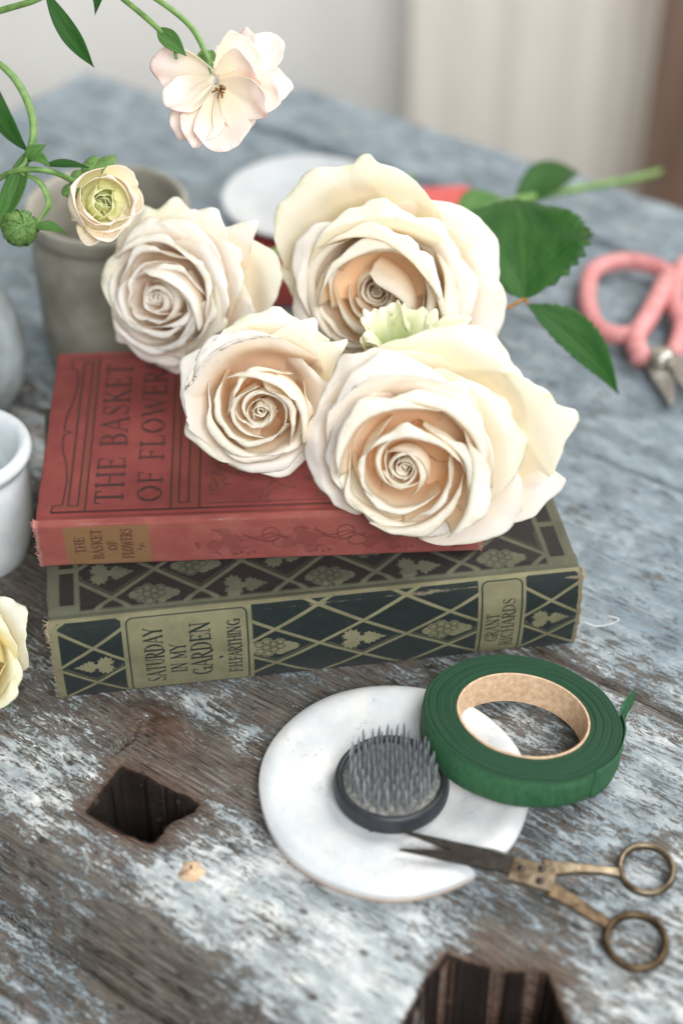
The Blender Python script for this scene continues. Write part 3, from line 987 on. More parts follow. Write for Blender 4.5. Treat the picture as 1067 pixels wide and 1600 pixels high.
# ---- red book: THE BASKET OF FLOWERS
RFR = Frame((-10.49, -7.05), .056, GT + .06)
RL, RD, RT_ = 15.4, 10.3, 1.93
cs = Canvas(RL, 2.45, .028)
cs.fill([(.98, .12), (3.9, .10), (3.88, 2.12), (.95, 2.10)], 'tan', 1.2)
text_up(cs, 'THE', 1.62, .78, .32, .80, .2, .10, val=.85)
text_up(cs, 'BASKET', 2.22, .42, .34, 1.52, .2, .10, val=.8)
text_up(cs, 'OF', 2.72, .86, .30, .48, .2, .10, val=.85)
text_up(cs, 'FLOWERS', 3.26, .42, .36, 1.52, .2, .10, val=.75)
for a in range(6):
    cs.disc(3.58 + .08 * math.cos(a), 1.0 + .16 * math.sin(a * 1.3), .045, 'ink', .6)
rs = np.random.RandomState(3)
for cx in (6.7, 9.3, 12.2):
    for (dx, dy, r) in ((0, 0, .34), (-.62, -.2, .24), (.12, -.55, .2), (-.25, .45, .18)):
        for q in range(3):
            cs.ring(cx + dx + .03 * q, 1.12 + dy - .02 * q, r * (1 - .3 * q), .05, 'ink', .5)
        cs.disc(cx + dx, 1.12 + dy, r, 'ink', .26)
    for k in range(5):
        a = rs.uniform(0, 6.28)
        cs.fill([(cx - .3 + .75 * math.cos(a), 1.1 + .5 * math.sin(a)), (cx - .3 + 1.05 * math.cos(a + .2), 1.1 + .75 * math.sin(a + .2)), (cx - .3 + 1.0 * math.cos(a - .2), 1.1 + .6 * math.sin(a - .2))], 'ink', .4)
    for k in range(4):
        cs.disc(cx + .1 + .22 * k, .42 + .07 * (k % 2), .075, 'ink', .5)
    for q in range(3):
        cs.stroke([(cx + .35 + i * .14, 1.12 + q * .12 + .10 * math.sin(i * .8 + q)) for i in range(13)], .04, 'ink', .7)
    cs.ring(cx + 1.35, 1.38, .3, .04, 'ink', .7, .36)
    cs.ring(cx + 1.75, .95, .34, .04, 'ink', .65, .26)
text_up(cs, 'NELSON', 14.75, .35, .34, 1.7, .17, .08, val=.75)
cc = Canvas(RL, RD - .12, .036)
H_ = cc.H
for q in ((1.0, 1.12), (1.42, 1.66), (4.62, 4.88), (5.2, 5.62)):
    cc.fill([(q[0], .45), (q[1] + .05, .45), (q[1] + .05, 9.6), (q[0], 9.6)], 'tan', .8)
for y_ in ((.52, .72), (9.45, 9.7)):
    cc.fill([(.6, y_[0]), (1.66, y_[0]), (1.66, y_[1]), (.6, y_[1])], 'tan', .8)
bw = .06
# swelling bracket line on the left
br = [(.52, .42), (.56, .75), (.86, .80), (.90, 1.05), (.93, 2.2), (.82, 3.2), (.66, 3.9), (.62, 4.6), (.68, 4.85), (.88, 4.95), (.70, 5.05), (.62, 5.2), (.66, 6.0), (.84, 7.0), (.92, 8.0), (.84, 8.9), (.60, 9.1), (.60, 9.72)]
cc.stroke(br[:3] + [tuple(p) for p in catmull(br[3:-2], 60)] + br[-2:], bw)
cc.stroke([(.52, .42), (5.9, .42)], bw)
cc.stroke([(.60, 9.72), (5.7, 9.72)], bw)
cc.stroke([(1.08, .72), (1.42, .72), (1.42, 9.42), (1.08, 9.42)], bw, close=True)
cc.stroke([(1.68, .42), (1.68, 9.7)], bw)
cc.stroke([(4.62, .42), (4.62, 9.7)], bw)
cc.stroke([(4.90, .72), (5.24, .72), (5.24, 9.42), (4.90, 9.42)], bw, close=True)
cc.stroke([(5.62, .42), (5.62, 9.7)], bw)
text_up(cc, 'THE BASKET', 2.92, .78, .92, 8.5, .17, .075, val=.9, gap=.13)
text_up(cc, 'OF FLOWERS', 4.28, .80, .82, 8.7, .17, .075, val=.9, gap=.13)
cc.stroke([(5.9, .62), (15.2, .62)], .035)
cc.stroke([(5.9, .42), (15.2, .42)], .05)
q = (cc.X > 5.95) & (cc.X < 15.0) & (cc.Y > .75)
sw = np.abs(fbm(cc.X * 1.1 + .6 * fbm(cc.X * .7, cc.Y * .7, 2, 4), cc.Y * 1.1, 3, 60))
cc.L['ink'] = np.where(q, np.maximum(cc.L['ink'], .62 * np.clip(1 - np.abs(sw - .10) / .05, 0, 1)), cc.L['ink'])
cc.L['tan'] = np.where(q, np.maximum(cc.L['tan'], .8 * np.clip(1 - sw / .12, 0, 1)), cc.L['tan'])
red = book(RFR, RL, RD, RT_, .16, 'red_book', 'faded red cloth bound book with tan spine label, on top of the green book', 'book',
           M['red_spine'], M['red_cover'], cs, cc, M['fray_red'], seed=9)
RED_TOP = GT + .06 + RT_
# ------------------------------------------------------------------ petals and roses
def frame_of(axis_cam, roll=0.0):
    """axis given in (right, up, toward-camera) terms of the view of the table"""
    ez = nrm(axis_cam[0] * RT + axis_cam[1] * UP - axis_cam[2] * FW)
    ex = nrm(RT - ez * (RT @ ez))
    ey = np.cross(ez, ex)
    c, s = math.cos(roll), math.sin(roll)
    return c * ex + s * ey, -s * ex + c * ey, ez


def petal(name, O, fr, az, prof, W, rc, mat, parent, nu=22, nv=26, a=.38, p=2.4, tip=.05, roll=0.0, spir=0.0, ruf=.04,
          seed=0, thick=.035, base=.30, skew=0.0, top_pow=1.0, tipx=0.0, wmax=.62, fold=0.0):
    ex, ey, ez = fr
    az = math.radians(az)
    pr = catmull(prof, 80)
    dl = np.r_[0, np.cumsum(np.hypot(*np.diff(pr, axis=0).T))]
    dl /= dl[-1]
    u, v = np.meshgrid(np.linspace(-1, 1, nu), np.linspace(0, 1, nv))
    top = 1 - a * np.abs(u - tipx * .4) ** p + tip * np.exp(-((u - tipx) / .16) ** 2) - tip
    rs = np.random.RandomState(seed)
    f1, f2, f3 = rs.rand(3) * 20
    top = top + .018 * vnoise(u * 5 + f1, u * 0, seed) + .008 * vnoise(u * 15 + f1, u * 0, seed + 1)
    vv = np.clip(v * top, 0, 1)
    r = np.interp(vv, dl, pr[:, 0])
    z = np.interp(vv, dl, pr[:, 1])
    sh = base + (1 - base) * np.clip(np.sin(np.clip(vv / wmax, 0, 1) * math.pi / 2), 0, 1)
    s = u * W * sh
    rc0, rc1 = rc
    R = rc0 + (rc1 - rc0) * vv
    al = np.clip(s / R, -3.4, 3.4) + skew * vv
    n1 = vnoise(u * 1.6 + f1, vv * 2 + f2, seed + 2)
    n2 = vnoise(u * 4 + f2, vv * 3.5 + f3, seed + 3)
    e = np.clip(np.abs(u) - .55, 0, 1) / .45
    out = roll * e ** 2 * vv + spir * u * (.4 + .6 * vv) + ruf * (1.6 * n1 + .8 * n2) * vv ** 1.5
    # dent along the middle of the lip gives the pointed fold
    out = out + fold * np.exp(-(u / .22) ** 2) * vv ** 3
    rr = r - R + (R + out) * np.cos(al)
    tt = (R + out) * np.sin(al)
    z = z - .55 * roll * e ** 2 * vv ** 2 + ruf * n2 * vv
    cx, sx = math.cos(az), math.sin(az)
    X = rr * cx - tt * sx
    Y = rr * sx + tt * cx
    P = O + X[..., None] * ex + Y[..., None] * ey + z[..., None] * ez
    rim = np.clip((v - .90) / .10, 0, 1) ** 2
    return mk(name, P.reshape(-1, 3), grid_faces(nu, nv), mat, parent, uv=np.stack([u.ravel() + seed * .37 % 5, vv.ravel()], 1),
              attrs={'rim': rim.ravel()}, thick=thick, off=0)


def tilted(fr, rs, amt):
    ex, ey, ez = fr
    a, b = rs.normal(0, amt, 2)
    ez2 = nrm(ez + ex * a + ey * b)
    ex2 = nrm(ex - ez2 * (ex @ ez2))
    return ex2, np.cross(ez2, ex2), ez2


def rose(name, label, O, axis, outer, heart=14, R_in=1.2, seed=1, mats=('petal', 'petal_old'), scale=1.0, roll=0.0, core_h=.9,
         group='cream roses heaped on the books', stem=None, cups=(), heart_mat=None, off=(0, 0)):
    """cups / outer: (azimuth, reach, lip height, half width, options)"""
    fr = frame_of(axis, roll)
    ex, ey, ez = fr
    root = empty(name, O)
    tag(root, label, 'rose', group)
    rs = np.random.RandomState(seed)
    k = scale
    Oh = O + ex * off[0] + ey * off[1]
    hm = M[heart_mat or mats[0]]
    az = seed * 40
    for i in range(heart):
        t = i / (heart - 1)
        r0 = (.07 + (R_in - .07) * t ** 1.25) * k
        az += 137.5 + rs.uniform(-30, 30)
        h = (core_h + .30 * t ** .8 * (1 if t < .8 else .9) + rs.uniform(-.12, .12) * (.3 + t)) * k
        fl = (.01 + .10 * t + rs.uniform(0, .10) * t) * k
        zb = h - 1.5 * k
        prof = [(.06 * k + r0 * .35, zb), (r0 * 1.10 + .06, zb + .45 * (h - zb)), (r0 * 1.12 + .03, zb + .75 * (h - zb)), (r0 * .96, h - .20 * k),
                (r0 * .95 + fl * .4, h), (r0 * .97 + fl, h - .02 * k)]
        ha = (2.3 - .85 * t) * rs.uniform(.85, 1.15)
        petal('petal', Oh + ex * rs.normal(0, .05 * t) + ey * rs.normal(0, .05 * t), tilted(fr, rs, .03 + .06 * t), az, prof, r0 * ha * 1.05 + .10 * k, (r0 * .9 + .04, r0 * 1.0 + .04), hm, root, nu=28, nv=22,
              a=.10 + .10 * t, p=3.0, tip=rs.uniform(-.03, .05) * t, roll=(.02 + .12 * t) * k, spir=(-.05 - .14 * t) * k, ruf=(.012 + .05 * t) * k,
              seed=seed * 100 + i, skew=rs.uniform(-.1, .1), thick=.016, fold=rs.uniform(-.05, .05) * t * k)
    for i, q in enumerate(list(cups) + list(outer)):
        az_, reach, zt, W = q[:4]
        o = q[4] if len(q) > 4 else {}
        cup = i < len(cups)
        r1 = o.get('belly', reach * (.93 if cup else .66))
        zb = o.get('zb', (zt - 2.1) if cup else -1.5 * k)
        zm = o.get('zm', zt - (.7 if cup else .15))
        up_ = o.get('up', .25 if cup else .45)
        hook = o.get('hook', .10 if cup else .14)
        if cup:
            prof = [(.3, zb), (r1 * .80, zb + .30 * (zm - zb)), (r1, zm), (r1 * .97, zt - .12), (reach * .97, zt + up_ * .15), (reach + hook, zt - hook * .5)]
        else:
            prof = [(.35, zb), (r1 * .72, zb + .35 * (zm - zb)), (r1, zm - .15), (r1 + (reach - r1) * .5, max(zm, zt) + up_ * .5), (reach - hook, zt + up_ * .45), (reach, zt)]
        rng = rs.uniform
        petal('petal', O + (Oh - O) * (1 if cup else 0) + ex * rs.normal(0, .09) + ey * rs.normal(0, .09), tilted(fr, rs, .15 if cup else .06), az_, prof, W, o.get('rc', (1.3, max(reach * 1.05, 1.1)) if cup else (1.5, max(2.0, reach * 1.0))),
              M[o.get('mat', (heart_mat or mats[0]) if cup else (mats[0] if i % 4 else mats[1]))], root,
              nu=38, nv=36, a=o.get('a', rng(.16, .28) if cup else rng(.24, .34)), p=o.get('p', rng(2.2, 3.0)), tip=o.get('tip', rng(.0, .06) if cup else rng(.02, .11)), roll=o.get('roll', .15 if cup else .32), spir=o.get('spir', -.16),
              ruf=o.get('ruf', .07 if cup else .10), seed=seed * 100 + 50 + i, skew=o.get('skew', 0), base=.38, thick=.018, wmax=o.get('wmax', .66), tipx=o.get('tipx', rng(-.4, .4)),
              fold=o.get('fold', rng(-.08, .12)))
    V, F = lathe_vf(O, [(r * k, z * k) for r, z in smooth_prof([(.02, -2.5), (.22, -2.45), (.30, -2.2), (.48, -1.9), (.50, -1.6), (.35, -1.35), (.02, -1.3)], 16)], 20, fr)
    mk('hip', V, F, M['bud'], root)
    for i in range(5):
        petal('sepal', O, fr, i * 72 + 20, [(.3, -1.75), (.9, -1.7), (1.5, -1.95), (2.0, -2.3)], .35, (.8, .9), M['leaf_light'], root, nu=7, nv=14, a=.9, p=1.2, tip=0, seed=i)
    if stem is not None:
        P = [O - ez * 2.3 * k, O - ez * 3.4 * k] + [np.array(q) for q in stem]
        tube('stem', P, [.24] * 2 + list(np.linspace(.22, .15, len(stem))), M['stem'], root, 12, n=40)
    return root, fr


# front right rose, opened wide, hanging over the red spine
O4 = ptd(641, 718, 53.0)
s4 = [tuple(pt(700, 560, 6.3)), tuple(pt(740, 420, 6.1)), (7.0, 10.5, 5.0), (9.5, 15.5, 3.2)]
rose('rose', 'wide open cream rose nearest the camera, lowest and farthest right, over the red spine', O4, (-.22, -.36, 1.0), [
    (262, 2.75, .05, 2.9, dict(hook=.3, a=.32, roll=.25, tip=.10, up=.5)),
    (205, 2.7, .3, 2.2, dict(roll=.4, up=.4, hook=.3)),
    (158, 3.2, .5, 2.6, dict(roll=.6, up=.5, hook=.5)),
    (104, 3.5, .9, 2.9, dict(roll=.4, up=.6, hook=.6)),
    (60, 3.6, .8, 3.0, dict(roll=.4, up=.6, hook=.4)),
    (18, 3.9, .5, 2.9, dict(roll=.35, up=.5, hook=.4, a=.3)),
    (333, 4.1, -.1, 2.8, dict(roll=.35, up=.5, hook=.2, a=.36, tip=.08)),
    (290, 3.2, -.6, 2.6, dict(a=.4, roll=.4, up=.4, tip=.10)),
    (345, 5.3, -.6, 2.5, dict(a=.42, roll=.4, up=.5, tip=.10)),
    (26, 5.6, -.5, 2.5, dict(a=.36, roll=.5, up=.5, tip=.10, mat='petal_old')),
    (66, 4.9, -.4, 2.9, dict(roll=.6, up=.7, hook=.5, mat='petal_old')),
    (125, 4.2, -.2, 2.8, dict(roll=.6, up=.7, hook=.6)),
    (182, 3.5, -.3, 2.3, dict(roll=.7, up=.5, hook=.4)),
], cups=[
    (250, 1.5, .95, 1.9), (330, 1.75, 1.1, 1.8, dict(roll=.3)), (170, 1.55, 1.15, 1.7), (80, 1.8, 1.7, 2.2, dict(hook=.3)), (20, 2.2, 1.5, 1.9, dict(hook=.25)),
    (300, 2.1, .75, 2.1, dict(hook=.25)), (210, 1.95, .8, 2.0), (125, 2.4, 1.45, 2.4, dict(hook=.4)), (350, 2.75, 1.15, 1.9, dict(hook=.4)), (55, 2.75, 1.45, 2.5, dict(hook=.35)),
    (262, 2.3, .35, 2.6, dict(hook=.25)),
], heart=10, R_in=.85, seed=4, stem=s4, core_h=.75, heart_mat='petal_peach', off=(-.1, -.1))

# middle rose, smaller, resting on the red cover
O3 = ptd(410, 632, 54.6)
s3 = [tuple(pt(520, 470, 6.2)), tuple(pt(620, 380, 6.0)), (4.0, 13.5, 5.0), (6.5, 19.0, 3.4)]
rose('rose', 'smaller cream rose with a tight spiral heart, second from left, on the red cover', O3, (-.04, -.30, 1.0), [
    (160, 2.95, .55, 2.6, dict(roll=.5, up=.5, hook=.5)),
    (112, 3.0, .9, 2.6, dict(roll=.5, up=.6, hook=.6)),
    (215, 2.75, .0, 2.2, dict(roll=.4, up=.3, hook=.3)),
    (262, 2.5, -.3, 2.6, dict(a=.3, roll=.3, up=.3, tip=.06)),
    (312, 2.5, -.4, 2.4, dict(a=.34, roll=.3, up=.3, tip=.1)),
    (65, 3.6, .5, 1.5, dict(a=.5, p=1.8, roll=.2, up=.4, tip=.10)),
    (44, 3.8, .4, 1.3, dict(a=.55, p=1.7, roll=.3, up=.3, tip=.12)),
    (95, 3.5, .0, 2.4, dict(roll=.5, up=.6, hook=.4, mat='petal_old')),
    (0, 2.5, .1, 2.0, dict(roll=.4, up=.4)),
], cups=[
    (255, 1.15, .95, 1.6), (20, 1.25, 1.3, 1.4), (120, 1.3, 1.35, 1.5), (310, 1.4, .9, 1.5), (200, 1.45, .85, 1.6), (70, 1.7, 1.7, 1.5, dict(roll=.05)), (20, 1.9, 1.45, 1.4, dict(roll=.05)),
    (270, 1.75, .5, 2.1, dict(hook=.2)), (335, 1.8, .75, 1.6, dict(hook=.15)), (215, 1.8, .5, 1.8, dict(hook=.2)),
], heart=10, R_in=.85, seed=7, stem=s3, scale=.95, core_h=.8, heart_mat='petal_peach', off=(.02, -.05))

# back rose, the largest
O2 = ptd(592, 454, 59.0)
s2 = [tuple(pt(760, 330, 6.6)), tuple(pt(850, 305, 4.6)), tuple(pt(985, 280, 2.6)), tuple(pt(1030, 268, 1.4))]
rose('rose', 'largest cream rose at the back with a deep peach heart', O2, (-.16, -.38, 1.0), [
    (10, 3.7, .5, 2.9, dict(roll=.4, up=.5)),
    (50, 3.6, .9, 3.0, dict(roll=.4, up=.7, hook=.5)),
    (100, 3.7, 1.1, 3.1, dict(roll=.4, up=.7, hook=.6)),
    (148, 3.6, .8, 2.8, dict(roll=.5, up=.6, hook=.5)),
    (195, 3.2, .3, 2.4, dict(roll=.5, up=.4, hook=.3)),
    (328, 3.7, .1, 2.7, dict(roll=.5, up=.5)),
    (232, 3.0, -.2, 2.3, dict(roll=.4, up=.4)), (285, 3.3, -.3, 2.6, dict(roll=.4, up=.4)),
    (352, 4.8, -.6, 3.1, dict(roll=.3, up=.5, a=.30, tip=.05)),
    (40, 4.5, -.4, 3.0, dict(roll=.3, up=.5, a=.30)),
    (82, 4.9, -.3, 2.6, dict(roll=.4, up=.6, a=.36, tip=.10)),
    (130, 5.0, -.4, 2.6, dict(roll=.3, up=.5, a=.22, tip=.04, mat='petal_old')),
    (172, 3.8, -.6, 2.3, dict(roll=.5, up=.4, mat='petal_old')),
], cups=[
    (250, 1.5, .8, 2.0), (20, 1.65, 1.3, 1.9), (130, 1.6, 1.3, 2.0), (310, 1.9, .9, 2.1), (75, 1.95, 1.7, 2.3, dict(hook=.2)), (190, 1.95, 1.0, 2.1), (345, 2.2, 1.2, 2.1, dict(hook=.2)),
    (110, 2.35, 1.75, 2.8, dict(hook=.3)), (40, 2.5, 1.7, 2.6, dict(hook=.3)), (165, 2.4, 1.35, 2.4, dict(hook=.3)), (230, 2.3, .7, 2.3), (355, 2.9, 1.1, 2.4, dict(hook=.35)), (290, 2.5, .5, 2.3),
    (75, 2.9, 1.7, 3.0, dict(hook=.4)),
], heart=10, R_in=.95, seed=11, stem=s2, core_h=.25, scale=1.02, heart_mat='petal_peach')

# left rose, full of petals, turned away to the left
O1 = ptd(262, 462, 60.0)
s1 = [tuple(pt(420, 400, 6.6)), tuple(pt(520, 350, 5.0)), (1.5, 18, 3.4), (3.5, 23, 2.6)]
rose('rose', 'many petalled cream rose farthest left, on the back corner of the red book', O1, (-.34, -.22, 1.0), [
    (262, 2.8, -.1, 2.2, dict(roll=.3, up=.2)), (310, 2.8, .0, 2.1, dict(roll=.3, up=.2)), (200, 2.5, -.1, 2.0, dict(roll=.3, up=.2)), (150, 2.7, .1, 2.2, dict(roll=.4, up=.3)),
    (105, 2.9, .4, 2.3, dict(roll=.4, up=.4)), (30, 2.9, .7, 2.3, dict(roll=.15, up=.4)), (68, 3.0, .7, 2.3, dict(roll=.2, up=.4)), (350, 2.9, .4, 2.2, dict(roll=.3, up=.3)),
    (20, 3.6, .3, 2.0, dict(roll=.1, up=.4, a=.32)), (55, 3.8, .2, 2.0, dict(roll=.1, up=.4, a=.36)), (345, 3.6, -.2, 2.1, dict(roll=.3, up=.3)),
    (92, 3.8, -.3, 2.2, dict(roll=.3, up=.4)), (275, 3.2, -.9, 2.3, dict(roll=.3, up=.2)), (232, 2.9, -.7, 1.9, dict(roll=.3, up=.1)),
    (38, 4.6, -.2, 1.1, dict(a=.5, p=2, roll=.2, up=.4)), (15, 4.3, -.8, 2.0, dict(roll=.2, up=.3)),
    (118, 3.6, -.9, 1.8, dict(roll=.4, up=.3, mat='petal_old')),
], cups=[
    (250, 1.0, 1.1, 1.3), (10, 1.1, 1.3, 1.3), (130, 1.1, 1.25, 1.4), (310, 1.3, 1.1, 1.5), (70, 1.35, 1.45, 1.6), (190, 1.4, 1.0, 1.5), (345, 1.6, 1.2, 1.5, dict(roll=.1)), (110, 1.7, 1.3, 1.8),
    (40, 1.8, 1.5, 1.8, dict(roll=.05)), (270, 1.6, .8, 1.7), (225, 1.8, .7, 1.6), (300, 2.0, .6, 1.7), (160, 1.95, .9, 1.8), (15, 2.2, 1.2, 1.7, dict(roll=.1)), (80, 2.2, 1.2, 2.0), (255, 2.2, .35, 1.9), (335, 2.3, .8, 1.8),
], heart=9, R_in=.75, seed=15, stem=s1, scale=.9, core_h=1.0)

# greenish ruffled guard petals between the two right-hand roses
Og = ptd(630, 548, 56.2)
root = empty('rosebud', Og)
tag(root, 'small crumpled greenish white rosebud between the two right hand roses', 'rosebud')
fg = frame_of((0.1, .55, .9))
for i, (az, reach, W) in enumerate(((150, 1.9, .75), (112, 1.5, .7), (70, 1.45, .8), (30, 1.9, .9), (5, 1.8, .8), (185, 1.5, .6))):
    petal('petal', Og, fg, az, [(.2, -.8), (reach * .5, -.3), (reach * .75, .3), (reach * .95, .6), (reach * 1.02, .45)], W, (.8, 1.3), M['petal_green'], root,
          nu=30, nv=26, a=.26, p=3, ruf=.36, roll=.3, tip=.03, seed=900 + i)
ex, ey, ez = fg
tube('stem', [Og - ez * .5, Og - ez * 2.0 - np.array([0, 0, .6]), Og - ez * 3.2 + np.array([.6, 2.5, -2.2])], [.24, .2, .2], M['stem'], root, n=16)

# pale yellow rose at the left edge of the picture
O5 = pt(-72, 1030, 2.3)
rose('rose', 'pale yellow rose cut off by the left edge, on the bench below the white jar', O5, (-.25, .25, 1.0), [
    (70, 2.2, .1, 1.9), (110, 2.1, .2, 1.9), (160, 2.1, .1, 1.9), (200, 2.1, .1, 1.9), (250, 2.1, -.1, 1.9), (300, 2.3, -.2, 2.0),
    (38, 2.9, -.2, 1.4, dict(up=.3, roll=.5, mat='petal_old')), (350, 2.4, -.3, 2.2, dict(up=.2, roll=.3)), (315, 2.5, -.5, 1.9, dict(up=.2)),
], cups=[(20, 1.3, .9, 1.5), (100, 1.3, .9, 1.5), (180, 1.3, .9, 1.5), (260, 1.3, .8, 1.5), (330, 1.7, .7, 1.8), (60, 1.7, .8, 1.8), (140, 1.7, .7, 1.8), (220, 1.7, .6, 1.8)],
    heart=8, R_in=.8, seed=22, mats=('petal_yellow', 'petal_yellow'), scale=.85, core_h=.9,
    stem=[tuple(O5 + np.array([-1.5, 4.5, -1.9])), tuple(O5 + np.array([-2.5, 9, -2.0]))])


# ------------------------------------------------------------------ leaves
def leafblade(name, base, tip, width, normal, mat, parent, fold=.25, droop=.2, serr=0.0, ns=14, wpow=.8, peak=.42, nu=15, nv=60, curl=0.0, wave=0.0, seed=0, thick=.03):
    base, tip = np.asarray(base, float), np.asarray(tip, float)
    d = tip - base
    L = np.linalg.norm(d)
    d = d / L
    n = nrm(np.asarray(normal, float) - d * (np.asarray(normal, float) @ d))
    s = np.cross(d, n)
    V, U = [], []
    for j in range(nv):
        t = j / (nv - 1)
        if t < peak: wd = math.sin(t / peak * math.pi / 2) ** wpow
        else: wd = math.cos((t - peak) / (1 - peak) * math.pi / 2) ** 1.15
        c = base + d * L * t + n * (droop * L * 4 * t * (1 - t)) + n * curl * L * t ** 3
        for i in range(nu):
            u = -1 + 2 * i / (nu - 1)
            ww = wd * width / 2
            tt = (t * ns) % 1
            if serr and abs(u) > .98: ww *= 1 + serr * (1 - tt) * 1.0 * (1 if wd > .1 else 0)
            sh = d * (.10 * L * (abs(u) ** 1.5) * wd * 0 + (serr * .25 * width * tt if abs(u) > .98 else 0))
            V.append(c + s * u * ww + n * (fold * abs(u) ** 1.3 * ww + wave * ww * math.sin(t * 17 + u * 2 + seed) * u * u) + sh)
            U.append((u, t))
    return mk(name, V, grid_faces(nu, nv), mat, parent, uv=U, thick=thick, off=0)


J = ptd(818, 468, 61.5)
rl = empty('rose_leaf_spray', J)
tag(rl, 'dark green serrated rose leaves on a reddish stalk, right of the back rose', 'leaves')
leafblade('leaf', J, ptd(806, 322, 66.0), 4.9, nrm(-FW + UP * .6), M['leaf'], rl, fold=.18, droop=.10, serr=.16, ns=16, peak=.45, wpow=.6, wave=.05, curl=.05)
leafblade('leaf', ptd(824, 476, 61.3), ptd(976, 612, 62.5), 1.75, nrm(-FW + RT * .5 + UP * .3), M['leaf'], rl, fold=.45, droop=.05, serr=.15, ns=14, peak=.4, curl=-.08)
tube('leaf_stalk', [ptd(700, 470, 61.0), ptd(780, 482, 61.5), J, ptd(824, 476, 61.3)], [.09, .08, .07, .05], M['stamen'], rl, n=16)
q0 = pt(900, 300, 3.6)
rl2 = empty('rose_leaf_spray', q0)
tag(rl2, 'blurred dark leaf beside the long green stem behind the big leaf, near the curtain', 'leaves')
leafblade('leaf', pt(800, 335, 4.6), pt(905, 272, 3.8), 1.9, (0, -.3, 1), M['leaf'], rl2, droop=.15)
leafblade('leaf', pt(712, 352, 5.0), pt(800, 318, 4.8), 2.2, (0, -.3, 1), M['leaf_light'], rl2, droop=.1)
tube('leaf_stalk', [pt(705, 356, 4.8), pt(805, 330, 4.6), pt(830, 318, 4.5)], .07, M['stem'], rl2, n=10)

# ------------------------------------------------------------------ ranunculus sprays
def fpetal(base, tip, width, normal, mat, parent, cup=.25, bulge=.15, ruf=.05, seed=0, a=.35, back=.0, tipn=.03, nu=20, nv=22):
    """free petal from base to tip; normal = its inner face"""
    base, tip = np.asarray(base, float), np.asarray(tip, float)
    d = tip - base
    L = np.linalg.norm(d); d = d / L
    n = nrm(np.asarray(normal, float) - d * (np.asarray(normal, float) @ d))
    s = np.cross(d, n)
    u, v = np.meshgrid(np.linspace(-1, 1, nu), np.linspace(0, 1, nv))
    top = 1 - a * np.abs(u) ** 2.3 + tipn * np.exp(-(u / .2) ** 2) - tipn + .025 * vnoise(u * 4 + seed, u * 0, seed)
    vv = v * top
    sh = .22 + .78 * np.sin(np.clip(vv / .68, 0, 1) * math.pi / 2)
    n1 = vnoise(u * 1.7 + seed, vv * 2.5, seed + 5)
    ht = -bulge * L * np.sin(vv * math.pi) + cup * (width / 2) * (u ** 2) * sh - back * L * vv ** 3 + ruf * n1 * vv
    P = base + (d * L)[None, None] * vv[..., None] + s * (u * width / 2 * sh)[..., None] + n * ht[..., None]
    return mk('petal', P.reshape(-1, 3), grid_faces(nu, nv), mat, parent, uv=np.stack([u.ravel() + seed, vv.ravel()], 1),
              attrs={'rim': np.clip((v.ravel() - .82) / .18, 0, 1) ** 2}, thick=.025, off=0)


VASE = pt(-62, 640, 0)                              # grey jar that holds the sprays, mostly outside the picture
VTOP = VASE + np.array([0, 0, 7.4])
D0 = 55.0
C = ptd(340, 140, D0)
sp = empty('ranunculus_spray', VTOP - np.array([0, 0, 5]))
tag(sp, 'arching green spray with one open blush pink ranunculus blossom at the top', 'flower spray', 'ranunculus sprays in the grey jar')
st = tube('stem', [VTOP - np.array([0, 0, 5]), VTOP + np.array([.3, .1, 2]), ptd(-90, 40, 59), ptd(20, -70, 57), ptd(140, -62, 56), ptd(235, -8, D0), ptd(295, 38, D0), ptd(322, 84, D0), ptd(334, 118, D0 + .3)],
          [.13, .13, .12, .11, .10, .10, .10, .10, .12], M['stem'], sp, 12, n=90)
tube('stem', [ptd(110, -66, 56.2), ptd(190, -4, 55.3), ptd(240, 38, D0), ptd(270, 70, D0), ptd(276, 92, D0)], [.09, .10, .10, .08, .05], M['stem'], sp, n=40)
leafblade('leaf', ptd(246, 44, D0), ptd(292, 88, D0 - .2), .62, -FW, M['leaf_light'], sp, fold=.3, droop=.06, nv=30)
leafblade('leaf', ptd(150, -40, 56.4), ptd(149, 24, 56.0), .5, -FW + RT * .4, M['leaf'], sp, fold=.4, nv=30)
tube('stem', [ptd(-60, 34, 57), ptd(10, 14, 56), ptd(60, -2, 55.5), ptd(110, -30, 55.6)], [.10, .12, .11, .08], M['stem'], sp, n=24)
leafblade('leaf', ptd(72, -14, 55.5), ptd(148, 105, 55.0), .72, -FW + RT * .3 + UP * .3, M['leaf'], sp, fold=.35, droop=-.11, peak=.5, nv=40)
fl = mk('blossom', *lathe_vf(C + FW * .55 + UP * .2, [(.02, -.1), (.22, 0), (.25, .2), (.15, .36), (.02, .4)], 14, frame_of((.2, -.5, .6))), M['bud'], sp)
K = lambda x, y, dz=0: ptd(x, y, D0 + dz)
c0 = K(338, 132)
